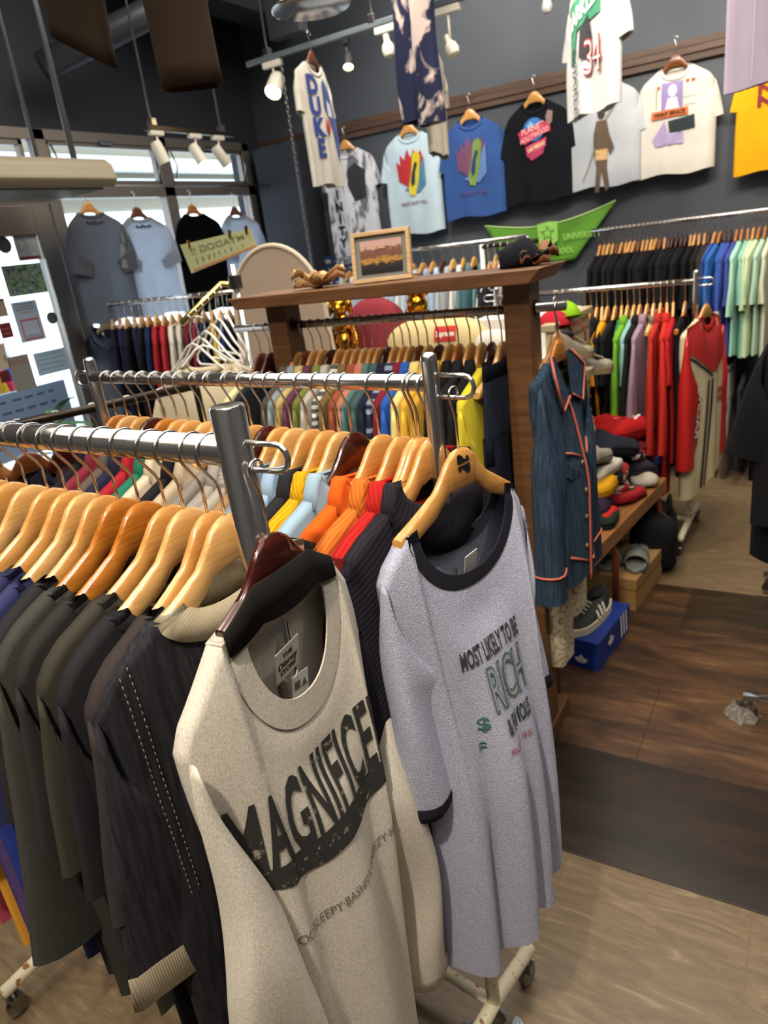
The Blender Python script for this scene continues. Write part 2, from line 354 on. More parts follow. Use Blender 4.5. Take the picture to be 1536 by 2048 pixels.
# window_1: the two fixed panes with their tilting transoms; door_1: glazed door at the left
win = bars('window_1', [(2.97, 4.87, 2.40, 2.46), (2.97, 4.87, 2.09, 2.17), (2.97, 3.05, 0, 2.46), (3.90, 4.00, 0, 2.46), (4.79, 4.87, 0, 2.46), (2.97, 4.87, 0, .35)])
pane(3.05, 3.90, .35, 2.10, win); pane(4.0, 4.79, .35, 2.10, win)
for a, c in ((3.05, 3.90), (4.0, 4.79)):
    pane(a, c, 2.17, 2.40, win); sash(a, c, 2.17, 2.40, win, .022)
    m_ = MB(); m_.box((XL + .04, (a + c)/2, 2.405), (.03, .10, .02)); build('catch', m_, STEEL, win, smooth=False, bevel=.004)
    for yy in (a + .03, c - .03):
        m_ = MB(); m_.tube([(XL + .03, yy, 2.38), (XL + .07, yy, 2.28), (XL + .04, yy, 2.2)], .006, 6); build('stay_arm', m_, STEEL, win)
win2 = bars('window_2', [(1.3, 2.97, 2.40, 2.46), (1.3, 2.97, 2.06, 2.17), (1.3, 1.36, 0, 2.46)])
pane(1.36, 2.97, 2.17, 2.40, win2); sash(1.36, 2.90, 2.17, 2.40, win2, .03)
dr = bars('door_1', [(2.84, 2.955, 0, 2.06), (1.36, 2.84, 1.90, 2.06), (1.36, 1.46, 0, 2.06), (1.36, 2.84, 0, .18)])
pane(1.46, 2.84, .18, 1.90, dr)
mb = MB(); mb.tube([(XL + .07, 1.53, .75), (XL + .07, 1.53, 1.25)], .014, 10); build('door_handle', mb, STEEL, dr)
# ------------------------------------------------------------------ outdoors
CONC = pmat('#7d786d', .85, 0, 'concrete'); PAVE = pmat('#c9ccce', .8, 0, 'pavement')
mb = MB(); mb.box((XL - 4.2, 3.5, -.06), (8.0, 14, .1)); tag(build('pavement', mb, PAVE, smooth=False), 'pale pavement outside beyond the shop front glass', 'pavement', kind='structure')
def blocks():
    m, n, l, b = base('concrete_blocks'); mp = coords(n, l, (1, 1, 1), (PI/2, 0, PI/2)); br = n.new('ShaderNodeTexBrick'); br.inputs['Scale'].default_value = 1; br.inputs['Brick Width'].default_value = .9; br.inputs['Row Height'].default_value = .45
    br.inputs['Mortar Size'].default_value = .012; br.inputs['Color1'].default_value = lin('#857e70'); br.inputs['Color2'].default_value = lin('#908877'); br.inputs['Mortar'].default_value = lin('#5d574c'); l.new(mp.outputs[0], br.inputs[0]); l.new(br.outputs[0], b.inputs['Base Color']); b.inputs['Roughness'].default_value = .9; return m
mb = MB(); mb.box((-8.6, 4.5, 4.0), (.3, 14, 3.0)); tag(build('overpass_wall', mb, blocks(), smooth=False), 'beige block wall high outside, seen through the transom windows', 'wall', kind='structure')
mb = MB(); mb.tube([(-8.3, -2.5, 3.05), (-8.3, 11.5, 3.05)], .10, 12); mb.box((-8.35, 4.5, 2.75), (.25, 14, .22)); tag(build('outdoor_beam', mb, pmat('#d9dde0', .5), smooth=False), 'white pipe and ledge running along the block wall outside', 'beam')
OUTC = ['#2f6fd0', '#e84a6a', '#f2b13a', '#39b36a', '#d84a9a', '#5a8ee0', '#f07a3a', '#7a54c0', '#2f9fd8', '#e83a4a', '#f0d24a', '#46c08a', '#8a4ad0', '#e85a8a']
# ------------------------------------------------------------------ hangers
APEX = -.084
HT = [(0, -.084), (.015, -.086), (.03, -.097), (.045, -.117), (.06, -.134), (.08, -.147), (.11, -.166), (.15, -.190), (.21, -.222), (.3, -.27)]
def ht(x):
    x = abs(x)
    for (a, p), (b, q) in zip(HT, HT[1:]):
        if x <= b: return lerp(p, q, (x - a)/(b - a))
    return HT[-1][1]
HC = {}
def hanger_meshes(wood_, L=.155, key=None, rr=.016):
    k = (wood_.name, L, rr)
    if k in HC: return HC[k]
    if wood_ is WHITEP:
        m_ = MB(); m_.tube([(0, 0, APEX), (.03, 0, ht(.03)), (.10, 0, ht(.10)), (L, 0, ht(L)), (L*1.05, 0, ht(L) - .02), (L*.95, 0, ht(L) - .035), (-L*.95, 0, ht(L) - .035), (-L*1.05, 0, ht(L) - .02), (-L, 0, ht(L)), (-.10, 0, ht(.10)), (-.03, 0, ht(.03)), (0, 0, APEX)], .0042, 7)
    mb = MB(); rows = []
    N = 34
    for i in range(N + 1):
        s = -1 + 2*i/N; x = L*s; a = abs(s)
        top = ht(x); th = .036 + .018*(1 - sst(abs(x)/.06)) - .010*max(0, a - .5)/.5
        if a > .97: th *= .7
        bot = top - th - (.006 if abs(x) < .03 else 0)
        yb = -.035*(x/.205)**2 ; hw = .0062 + .0025*sst((a - .4)/.5); e = .0045
        rows.append([(x, yb - hw, top - e), (x, yb - hw + e*.7, top), (x, yb + hw - e*.7, top), (x, yb + hw, top - e), (x, yb + hw, bot + e), (x, yb + hw - e*.7, bot), (x, yb - hw + e*.7, bot), (x, yb - hw, bot + e)])
    mb.grid(rows, True, 0, True, True)
    if wood_ is WHITEP: mb = m_
    ob = build('clothes_hanger', mb, wood_, None, ang=.9); me = ob.data; bpy.data.objects.remove(ob)
    hk = MB(); R = rr + .004; pts = []
    # arc centre so that the inside of the hook touches the rail's top
    c0 = -.0035
    for i in range(17):
        a = math.radians(205 - i*(205 + 28)/16); pts.append((R*math.cos(a)*1.08, 0, c0 + R*math.sin(a)))
    q = pts[-1]
    pts += [(q[0]*.62, 0, q[2] - .012), (q[0]*.22, 0, q[2] - .024), (0, 0, q[2] - .036), (0, 0, APEX - .004)]
    hk.tube(pts, .0022, 6); ob = build('hook', hk, HOOK); hm = ob.data; bpy.data.objects.remove(ob)
    HC[k] = (me, hm); return HC[k]
def hanger(loc, yaw, wood_, label, group, L=.155, rr=.016, tilt=0.0):
    a, b = hanger_meshes(wood_, L, rr=rr)
    o = bpy.data.objects.new('clothes_hanger', a); COL.objects.link(o); o.location = loc; o.rotation_euler = (tilt, 0, yaw)
    tag(o, label, 'hanger', group)
    h = bpy.data.objects.new('hook', b); COL.objects.link(h); h.parent = o
    return o

# ------------------------------------------------------------------ garments on hangers. local frame: rail centre at the origin,
# x along the hanger, front of the garment towards +y, z up.   u = -x is "to the right" for someone who looks at the front
DEF = dict(nw=.085, sw=.215, bw=.225, L=.62, ndf=.07, ndb=.015, t=.018, sl=.20, aw=.10, slw=.085, sla=18, sth=.018, fold=.006, sa0=34, k1=7., ph=0., tf=1.0, flare=0., hemw=.008, top=.0, seed=0, gather=0., drop=0., tilt_h=0., drop0=None, sy=0.)
class Gar:
    def __init__(g, **p):
        q = dict(DEF); q.update(p); g.__dict__.update(q)
        g.zn = ht(g.nw) + .006 + g.top
        g.yfun = p.get('yfun')
    def zt(g, s, f):
        x = abs(s*g.sw)
        if x < g.nw - 1e-6:
            nd = g.ndf if f > 0 else g.ndb
            return g.zn - nd*math.sqrt(max(0, 1 - (x/g.nw)**2.2))
        z = ht(x) + .006 + g.top
        if x > .165: z -= 6.0*(x - .165)**2 + .25*(x - .165)
        if g.drop and x > g.nw: z -= g.drop*(x - g.nw)
        if abs(s) > .93: z -= .05*(abs(s) - .93)/.07*.2
        return z
    def zh(g, s): return g.zn - g.L + g.hemw*math.sin(5*s + g.ph) - g.tilt_h*s
    def half(g, v): return lerp(g.sw, g.bw, sst(v*2.2)) + g.flare*v*v
    def y(g, s, v, f):
        e = max(0, 1 - abs(s)**2.6)
        D = .011*(1 - sst(v*3)) + g.t*(1 - math.exp(-v*7))*math.sqrt(e)
        if f > 0: D *= g.tf
        if abs(s) > .999: D = 0 if v > .0 else .004
        rp = sst(v*1.8)
        F = g.fold*rp*(math.sin(g.k1*s + g.ph + .8*v) + .55*math.sin(g.k1*1.9*s + 2.1*g.ph + 1 - v)) 
        yy = f*D + F - .035*(s*g.sw/.205)**2*(1 - .6*sst(v*1.4))
        if g.yfun: yy += g.yfun(s, v, f)
        return yy
    def P(g, s, v, f):
        z0 = g.zt(s, f); return (s*g.half(v), g.y(s, v, f), lerp(z0, g.zh(s), v))
    def surf(g, u, z, off=.003):
        x = -u; s = x/g.sw; v = .3
        for _ in range(5):
            s = max(-1, min(1, x/g.half(v))); z0 = g.zt(s, 1); v = min(1, max(0, (z0 - z)/(z0 - g.zh(s))))
        return Vector((x, g.y(s, v, 1) + off, z))
    def torso(g, nc=10, nr=12):
        mb = MB(); n = g.nw/g.sw; S = []
        nn = max(6, nc//2)
        inner = [n*math.sin(-PI/2 + PI*i/nn) for i in range(nn + 1)]
        no = max(4, nc//3)
        outer = [n + (1 - n)*(1 - (1 - i/no)**1.6) for i in range(1, no + 1)]
        S = [-q for q in reversed(outer)] + inner + outer
        V = [0, .015] + [.015 + .985*(i/nr)**1.15 for i in range(1, nr + 1)]
        for f in (1, -1): mb.grid([[g.P(s, v, f) for s in S] for v in V])
        for side in (-1, 1):  # the shoulder seam that lies on the hanger
            ss = [s for s in S if s*side >= n - 1e-6]
            mb.grid([[g.P(s, 0, 1) for s in ss], [g.P(s, 0, -1) for s in ss]])
            mb.add([g.P(side, 0, 1), g.P(side, 0, -1), g.P(side, .015, 1)], [(0, 1, 2)])
        return mb
    def sleeve(g, side, nu=9, nt=14, sl=None, cuff=None, wob=.006, out=0.0):
        sl = sl or g.sl; rows = []; a1 = math.radians(g.sla); tip = Vector((side*(g.sw + .002), 0, g.zt(1, 1) + .007)); O = tip.copy(); prev = 0
        y0 = g.y(side*.9, .02, 1)*.5 + g.y(side*.9, .02, -1)*.5 + g.sy
        g.cuffring = None
        for i in range(nu + 1):
            u = i/nu
            dirang = a1 + (math.radians(g.sa0) - a1)*(1 - u)**3
            if i: O = O + Vector((side*math.sin(dirang), 0, -math.cos(dirang)))*(sl/nu)
            psi = a1 + (PI/2 - a1)*(1 - u)**2.4
            wd = lerp(g.aw, g.slw, sst(u*1.3)); th = lerp(.013, g.sth, sst(u*2.5))
            ax = Vector((side*math.cos(psi), 0, math.sin(psi)))
            row = []
            for k in range(nt):
                b = 2*PI*k/nt; cb, sb = math.cos(b), math.sin(b)
                q = O - ax*wd + ax*wd*math.copysign(abs(cb)**.85, cb)
                q.y = y0 + th*math.copysign(abs(sb)**.7, sb) + wob*sst(u*1.5)*math.sin(3.2*cb + 4*u + g.ph + side)
                q.y -= .02*u*out
                if g.gather and u > .9: q.y = y0 + (q.y - y0)*.8
                row.append(q)
            rows.append(row)
        mb = MB(); mb.grid(rows, True, 0, True, False)
        # turned hem
        last = rows[-1]; c = sum(last, Vector())/nt
        mb.grid([last, [q + (c - q)*.10 for q in last], [q + (c - q)*.12 + (rows[-2][k] - last[k])*.6 for k, q in enumerate(last)]], True)
        g.rows = rows
        return mb
    def neckline(g, n=18, off=.002):
        R = []
        for i in range(n + 1):
            s = g.nw/g.sw*math.sin(-PI/2 + PI*i/n); R.append((s, 1))
        for i in range(1, n):
            s = g.nw/g.sw*math.sin(PI/2 - PI*i/n); R.append((s, -1))
        out = []
        for s, f in R:
            p = Vector(g.P(s, 0, f)); p.y += f*off; out.append((p, f, s))
        return out
    def rib(g, h=.02, th=.004, n=18, below=.006, stand=0.0, bulge=.4):
        ring = g.neckline(n); mb = MB(); rows = []
        zc = g.zn + .03
        for p, f, s in ring:
            d = Vector((-p.x*.9, 0, zc - p.z))
            if abs(p.x) > g.nw*.98: d = Vector((-p.x, 0, .25*abs(p.x)))
            d.normalize()
            yv = Vector((0, f, 0)) if abs(p.x) < g.nw*.98 else Vector((0, 0, 0))
            a = p - d*below + yv*th*.8; b = p + d*h + yv*(th*.2 + stand); c = b - yv*th; e = p - d*below - yv*th
            rows.append([a, lerp(a, b, .5) + yv*th*bulge, b, c, e])
        rows.append(rows[0]); mb.grid(rows, True); return mb
    def polo(g, h=.030, fall=.045, n=20, spread=.030, gap=True):
        ring = g.neckline(n); mb = MB(); rows = []
        # start and end at the front centre: rotate the list
        half_ = n//2; ring = ring[half_:] + ring[:half_ + 1]
        m = len(ring)
        for i, (p, f, s) in enumerate(ring):
            k = abs(i/(m - 1)*2 - 1)      # 1 at the front opening, 0 at the back
            o = Vector((p.x*.8, f*.06*(1 - (abs(p.x)/g.nw)**4) + (.0), 0)); o = o.normalized() if o.length > 1e-5 else Vector((0, f, 0))
            up = Vector((0, 0, 1)); hh = h*(1 - .35*k); fl = fall*(1 + .35*k**3)
            a = p - up*.004; b = p + up*hh + o*.002; c = p + up*(hh - .003) + o*.010; d = p + up*(hh - fl*.55) + o*spread*.75; e = p + up*(hh - fl - .01*k) + o*spread
            rows.append([a, b, c, d, e, e - o*.003, d - o*.004, c - o*.006 - up*.003, b - o*.004 - up*.003])
        mb.grid(rows, False); return mb
DECALS = True
def tri_sub(me, L):
    bm = bmesh.new(); bm.from_mesh(me); bmesh.ops.triangulate(bm, faces=bm.faces)
    for _ in range(5):
        es = [e for e in bm.edges if e.calc_length() > L]
        if not es: break
        bmesh.ops.subdivide_edges(bm, edges=es, cuts=1)
        bmesh.ops.triangulate(bm, faces=[f for f in bm.faces if len(f.verts) > 3])
    bm.to_mesh(me); bm.free()
def text_mesh(body, size, bold=0.0, spacing=1.0, align='CENTER', shear=0.0, sub=.02, line=1.0):
    c = bpy.data.curves.new('lettering', 'FONT'); c.body = body; c.size = size; c.offset = bold; c.space_character = spacing; c.align_x = align; c.align_y = 'CENTER'; c.shear = shear; c.resolution_u = 3; c.space_line = line
    o = bpy.data.objects.new('lettering', c); COL.objects.link(o)
    dg = bpy.context.evaluated_depsgraph_get(); dg.update()
    me = bpy.data.meshes.new_from_object(o.evaluated_get(dg)); bpy.data.objects.remove(o); bpy.data.curves.remove(c)
    if sub: tri_sub(me, sub)
    me.materials.clear(); return me
def map_mesh(me, fn):
    for v in me.vertices: v.co = fn(v.co.x, v.co.y)
    me.update(); return me
def text_on(fn, body, size, mat, parent, name='printed_lettering', pre=None, **k):
    me = text_mesh(body, size, **k)
    map_mesh(me, (lambda x, y: fn(*pre(x, y))) if pre else fn)
    return link(name, me, mat, parent)
def poly_on(fn, polys, mat, parent, name='printed_design', sub=.02, label=None):
    mb = MB()
    for p in polys: mb.add([(x, y, 0) for x, y in p], [tuple(range(len(p)))])
    me = bpy.data.meshes.new(name); me.from_pydata(mb.v, [], mb.f); tri_sub(me, sub); map_mesh(me, fn)
    o = link(name, me, mat, parent)
    if label: o['label'] = label
    return o
def rect(x0, x1, y0, y1): return [(x0, y0), (x1, y0), (x1, y1), (x0, y1)]
def disc(cx, cy, rx, ry=None, n=20, a0=0, a1=2*PI):
    ry = ry or rx; return [(cx + rx*math.cos(a0 + (a1 - a0)*i/n), cy + ry*math.sin(a0 + (a1 - a0)*i/n)) for i in range(n if a1 - a0 > 6.2 else n + 1)]
def star(cx, cy, r, k=.42, n=5, rot=PI/2): return [(cx + (r if i % 2 == 0 else r*k)*math.cos(rot + PI*i/n), cy + (r if i % 2 == 0 else r*k)*math.sin(rot + PI*i/n)) for i in range(2*n)]
def ink(c): return pmat(c, .8, 0, 'print_ink')

KIND_PART = {'t_shirt': 't-shirt', 'polo_shirt': 'shirt', 'long_sleeve_shirt': 'shirt', 'tank_top': 'tank top', 'sweatshirt': 'sweatshirt', 'jacket': 'jacket', 'trousers': 'trousers'}
def garment(kind, loc, yaw, mat, label, group=None, cat=None, nc=10, nr=12, rib_mat=None, cuff_mat=None, tilt=0.0, collar=None, long_=False, colh=.018, sleeves=True, name=None, **p):
    g = Gar(**p)
    name = name or kind
    o = build(name, g.torso(nc, nr), mat, None, merge=.0012); o.location = loc; o.rotation_euler = (tilt, 0, yaw)
    tag(o, label, cat or KIND_PART.get(kind, 'shirt'), group)
    if sleeves:
        for side in (-1, 1):
            build('sleeve', g.sleeve(side, nu=8 if not long_ else 14), mat, o)
            if cuff_mat is not None:
                cf_ = MB(); R0 = g.rows[-1]; R1 = g.rows[-2]; c0 = sum(R0, Vector())/len(R0); d = (R0[0] - R1[0]).normalized()
                cf_.grid([[c0 + (q - c0)*1.03 - d*.004 for q in R0], [c0 + (q - c0)*1.03 + d*.045 for q in R0], [c0 + (q - c0)*.9 + d*.047 for q in R0], [c0 + (q - c0)*.9 for q in R0]], True)
                build('cuff', cf_, cuff_mat, o)
    if collar == 'polo': build('collar', g.polo(), rib_mat or mat, o)
    elif collar == 'rib': build('collar', g.rib(colh), rib_mat or mat, o)
    o_g = g
    return o, o_g
def trousers(loc, yaw, mat, label, group, W=.19, L=.95, z0=-.13, t=.022, cat='trousers', name='trousers', seed=0, waist=None):
    """legs hanging from a clip hanger; waistband on top"""
    mb = MB(); rr = random.Random(seed)
    def ring(cx, z, hw, th, n=14, ph=0): return [(cx + hw*math.cos(2*PI*k/n), th*math.copysign(abs(math.sin(2*PI*k/n))**.7, math.sin(2*PI*k/n)) + .004*math.sin(3*k + ph), z) for k in range(n)]
    mb.grid([ring(0, z0, W, t*.8), ring(0, z0 - .05, W*1.02, t), ring(0, z0 - .18, W*1.08, t*1.2), ring(0, z0 - .27, W*1.12, t*1.2)], True, 0, False, True)
    o = build(name, mb, mat, None); o.location = loc; o.rotation_euler = (0, 0, yaw); tag(o, label, cat, group)
    for sd in (-1, 1):
        m = MB(); m.grid([ring(sd*W*.55, z0 - .20, W*.52, t*1.1, 14, sd), ring(sd*W*.58, z0 - .4, W*.52, t*1.2, 14, sd + 1), ring(sd*W*.60, z0 - .7, W*.47, t, 14, 2), ring(sd*W*.60, z0 - L, W*.44, t, 14, 3)], True)
        build('leg', m, mat, o)
    m = MB(); m.grid([ring(0, z0 + .004, W*1.01, t*.9), ring(0, z0 - .036, W*1.03, t*1.0), ring(0, z0 - .036, W*.97, t*.8)], True); build('waistband', m, waist or mat, o)
    return o
def yaw_of(fx, fy): return math.atan2(-fx, fy)
# fill a rail with hanger + garment pairs. A is the end they are counted from, entries: (distance_along, hanger wood, kind, colour, cloth, words, options)
def fill(A, B, entries, where, gname, rr=.016, front=None, jit=.05, z=0.0, hang_where=None):
    A = Vector(A); B = Vector(B); d = (B - A).normalized(); fdir = front or (A - B); L = (B - A).length
    yaw0 = yaw_of(fdir[0], fdir[1]); out = []
    for i, (t, hw, kind, col, cloth, words, opt) in enumerate(entries):
        loc = A + d*t + Vector((0, 0, z)); opt = dict(opt); yw = yaw0 + opt.pop('dy', rnd.uniform(-jit, jit))
        tone = {MAPLE: 'maple', MAPLE2: 'pale maple', ORANGE: 'glossy orange-brown', MAHOG: 'dark mahogany', BROWNW: 'brown', PALEW: 'pale raw wood'}.get(hw, 'wooden')
        if hw is not None: hanger(loc, yw, hw, f'{tone} hanger, {nth(i)} from {hang_where or where}', 'hangers on ' + gname, L=opt.pop('hl', .155), rr=rr)
        if kind is None: out.append(None); continue
        lab = f'{words}, {nth(i)} from {where}'
        ph = opt.pop('ph', rnd.uniform(0, 6.28)); grp = 'clothes on ' + gname
        if kind == 'trousers': out.append((trousers(loc, yw, fabric(col, cloth), lab, grp, seed=i, **opt), None)); continue
        o, g = garment(kind, loc, yw, fabric(col, cloth), lab, grp, ph=ph, **opt); out.append((o, g))
    return out
# ------------------------------------------------------------------ racks
def rack(label, A, B, zp=.06, r=.016, post_mat=CHROME, low_mat=CREAMP, loops=True, cap='dome', base_=True, rp=.014, split=.5, loopA=True, casters=True, feet=.22, name='clothes_rack'):
    A = Vector(A); B = Vector(B); d = (A - B).normalized(); n = Vector((-d.y, d.x, 0)); mid = (A + B)/2
    o = empty(name, (mid.x, mid.y, 0)); tag(o, label, 'clothes rack')
    Q = lambda p: Vector(p) - Vector((mid.x, mid.y, 0))
    m = MB(); m.tube([Q(A), Q(B)], r*.8 if False else r, 16); build('rail', m, post_mat, o)
    ends = [(A, 1), (B, -1)]
    for e, sg in ends:
        b = Vector((e.x, e.y, 0)) + d*sg*.004
        m = MB()
        if cap == 'dome':
            m.lathe([(rp, split), (rp, e.z + zp - .012), (rp*.92, e.z + zp - .005), (rp*.6, e.z + zp - .001), (0, e.z + zp)], Q(b), 18)
        else:
            m.lathe([(rp, split), (rp, e.z + zp - .003), (rp*.9, e.z + zp), (0, e.z + zp - .001)], Q(b), 22)
        build('post', m, post_mat, o, ang=.8)
        m = MB(); m.lathe([(rp*1.12, .10), (rp*1.12, split + .02), (rp, split + .02)], Q(b), 18); build('lower_post', m, low_mat, o, ang=.8)
        if loops:
            m = MB(); c = b + Vector((0, 0, e.z))
            w_, h_ = .058, .030; pts = [c + d*sg*rp*.5 + Vector((0, 0, .012))]
            pts += [c + d*sg*(rp + w_*.75) + Vector((0, 0, .012))]
            for k in range(7):
                a = PI/2 - PI*k/6; pts.append(c + d*sg*(rp + w_*.75 + .016*math.cos(a)) + Vector((0, 0, -.004 + .016*math.sin(a))))
            pts += [c + d*sg*(rp + .02) + Vector((0, 0, -.020)), c + d*sg*rp*.5 + Vector((0, 0, -.020))]
            m.tube([Q(p) for p in pts], .0035, 8); build('end_loop', m, post_mat, o)
        if base_:
            m = MB(); m.tube([Q(b + n*feet + Vector((0, 0, .085))), Q(b + n*.02 + Vector((0, 0, .10))), Q(b - n*feet + Vector((0, 0, .085)))], .0155, 12); build('foot', m, low_mat, o)
            if casters:
                for s_ in (-1, 1):
                    m = MB(); c = Q(b + n*s_*(feet - .02) + Vector((0, 0, 0)))
                    m.lathe([(.008, .06), (.008, .085)], c, 8); m.box(c + Vector((0, 0, .052)), (.03, .03, .016))
                    R = Matrix.Rotation(math.atan2(n.y, n.x), 3, 'Z')
                    rows = []
                    for y_, r_ in ((-.011, .001), (-.011, .020), (-.007, .025), (.007, .025), (.011, .020), (.011, .001)): rows.append([c + R @ Vector((r_*math.cos(2*PI*k/14), y_, .0255 + r_*math.sin(2*PI*k/14))) for k in range(14)])
                    m.grid(rows, True); build('caster', m, STEEL, o, ang=.7)
    if base_:
        m = MB(); m.tube([Q(Vector((A.x, A.y, .10))), Q(Vector((B.x, B.y, .10)))], .0125, 12); build('base_bar', m, low_mat, o)
    return o
# ================================================================== middle chrome rack and the two garments in front
MA, MBp = Vector((-.478, .912, 1.405)), Vector((-1.372, 1.035, 1.405))
rack('chrome clothes rack with a domed post top, behind the heather grey sweatshirt', MA, MBp, zp=.045, r=.0125, rp=.0125, split=.40, feet=.16)
FA, FB = Vector((-.572, .590, 1.398)), Vector((-1.50, .655, 1.398))
rack('nearest chrome clothes rack with a flat open post top at left', FA, FB, zp=.055, r=.0185, rp=.0205, cap='flat', split=.42, feet=.20)
def mid_t(px):
    p = ray(px, 757 + (px - 190)*.0195); # along the rail
    # intersect the vertical plane through the rail
    d = (MBp - MA); n = Vector((-d.y, d.x, 0)); t = (MA - CAM).dot(n)/p.dot(n); return ((CAM + p*t) - MA).dot(d.normalized())
def front_t(px):
    p = ray(px, 878 + px*.079); d = (FB - FA); n = Vector((-d.y, d.x, 0)); t = (FA - CAM).dot(n)/p.dot(n); return ((CAM + p*t) - FA).dot(d.normalized())
TEE = dict(kind='t_shirt')
fe = []
Fx = [424, 388, 341, 304, 251, 208, 169, 134, 104, 67, 25, -14, -50, -90, -125]
blk = dict(hl=.168, nw=.118, sw=.215, bw=.21, sa0=14, ndf=.05, collar='rib', nc=16, nr=16, t=.016, sl=.22, L=.64, fold=.006, sla=10, slw=.085, aw=.105, sth=.016)
FR = [('jersey', '#26262a', 'denim', MAPLE2, 'black jersey with cream ribbed collar and cuffs', dict(sl=.35, slw=.095, rib='#b9ad93', cuff='#c9bda2', colh=.04, sla=8)),
      ('t_shirt', '#332d2d', 'plain', MAPLE, 'brown-black t-shirt', dict(sl=.27)),
      ('t_shirt', '#222124', 'plain', MAPLE2, 'black t-shirt with a plain hem', dict(sl=.26)),
      ('t_shirt', '#37342d', 'plain', MAPLE, 'faded black t-shirt with wide hems', dict(sl=.25, slw=.075)),
      ('t_shirt', '#2a2827', 'plain', ORANGE, 'washed black t-shirt', dict(sl=.24)),
      ('long_sleeve_shirt', '#3c3c38', 'heather', ORANGE, 'charcoal marl long sleeve top', dict(sl=.44, L=.68)),
      ('t_shirt', '#242426', 'plain', MAPLE, 'soft black t-shirt', dict()),
      ('t_shirt', '#31335a', 'plain', MAPLE2, 'navy t-shirt', dict(sl=.25)),
      ('t_shirt', '#2a2c4c', 'plain', MAPLE, 'dark navy t-shirt', dict(sl=.24)),
      ('t_shirt', '#34408c', 'plain', MAPLE, 'royal blue t-shirt', dict()),
      ('t_shirt', '#2d3e8f', 'plain', MAPLE2, 'bright royal blue t-shirt', dict()),
      ('t_shirt', '#5d4a7e', 'plain', MAPLE, 'violet long sleeve top', dict(sl=.4, L=.72)),
      ('t_shirt', '#e0a03a', 'plain', MAPLE, 'amber long top', dict(L=.78)),
      ('t_shirt', '#b3475e', 'plain', MAPLE, 'rose long top', dict(L=.75)),
      ('t_shirt', '#2b2d52', 'plain', MAPLE2, 'faded navy top', dict())]
for px, (kd, c, cl, hw, words, op) in zip(Fx, FR):
    o = dict(blk); o['nw'] = rnd.uniform(.118, .140); op = dict(op); r_ = op.pop('rib', None); cu_ = op.pop('cuff', None); o.update(op)
    if r_: o['rib_mat'] = fabric(r_, 'rib')
    if cu_: o['cuff_mat'] = fabric(cu_, 'rib')
    if 'jersey' == kd: o['cat'] = 'jersey'
    fe.append((front_t(px), hw, kd, c, cl, words, o))
fo = fill(FA, FB, fe, 'the post of the nearest rack', 'the nearest rack', rr=.0185, front=(1, -.02), jit=.07, hang_where='the post along the nearest rail')
# pale top-stitching along the armhole of the jersey
jo, jg = fo[0]
m = MB()
for off in (.0, .012):
    for i in range(34):
        v0 = i/34*.55; v1 = v0 + .009
        m.tube([Vector(jg.P(.86 - off*4, v0, 1)) + Vector((0, .003, 0)), Vector(jg.P(.86 - off*4, v1, 1)) + Vector((0, .003, 0))], .0005, 4)
build('stitching', m, pmat('#9d9686', .8), jo)

pol = dict(nw=.09, sw=.21, bw=.215, sa0=14, ndf=.05, collar='polo', nc=16, nr=14, t=.020, sl=.22, L=.62, fold=.005, sla=8, slw=.085, aw=.10, sth=.017)
Mx = [(848, MAPLE, 'polo_shirt', '#25232c', 'twill', 'dark navy ribbed polo shirt'), (818, MAPLE, 'polo_shirt', '#b3221f', 'twill', 'red knit polo shirt'),
      (786, MAPLE, 'polo_shirt', '#cf6f2a', 'twill', 'light orange ribbed polo shirt'), (745, MAPLE, 'polo_shirt', '#cf5a18', 'plain', 'deep orange jersey polo shirt'),
      (690, MAHOG, 'polo_shirt', '#8ea9bd', 'plain', 'pale blue polo shirt'), (664, MAPLE2, 'polo_shirt', '#d1a017', 'twill', 'mustard yellow polo shirt'),
      (634, MAPLE, 'polo_shirt', '#232327', 'plain', 'black polo shirt'), (602, MAPLE, 'polo_shirt', '#8fa8c4', 'plain', 'sky blue polo shirt'),
      (568, MAPLE2, 'polo_shirt', '#6f8fb0', 'rib', 'faded blue polo shirt'), (540, MAPLE, 'polo_shirt', '#8b6f52', 'plain', 'tan polo shirt'), (515, MAHOG, 'polo_shirt', '#a39d94', 'rib', 'grey ribbed polo shirt'),
      (487, MAPLE, 'polo_shirt', '#8d8983', 'heather', 'grey marl polo shirt'), (456, MAPLE, 'sweatshirt', '#77726c', 'heather', 'mid grey sweatshirt'), (420, MAPLE, 'polo_shirt', '#a89a82', 'plain', 'beige polo shirt'),
      (392, MAPLE2, 'polo_shirt', '#17171a', 'plain', 'black knit shirt'), (360, MAPLE, 'polo_shirt', '#c0b49c', 'plain', 'cream polo shirt'), (337, MAPLE, 'polo_shirt', '#1f6a56', 'plain', 'green polo shirt'),
      (311, ORANGE, 'polo_shirt', '#97202a', 'plain', 'crimson polo shirt'), (285, MAHOG, 'polo_shirt', '#23233c', 'plain', 'navy polo shirt'), (262, MAPLE, 'polo_shirt', '#5b504c', 'plain', 'taupe polo shirt'),
      (236, MAPLE2, 'polo_shirt', '#7c2a38', 'plain', 'wine red polo shirt'), (214, ORANGE, 'polo_shirt', '#1c1c22', 'plain', 'near-black polo shirt')]
me_ = []
for px, hw, kd, c, cl, words in Mx:
    o = dict(pol)
    if kd == 'sweatshirt': o['collar'] = 'rib'
    me_.append((mid_t(px), hw, kd, c, cl, words, o))
mo = fill(MA, MBp, me_, 'the domed post of the chrome rack', 'the middle chrome rack', rr=.0125, front=(1, -.14), jit=.04, hang_where='the domed post along the middle rail')
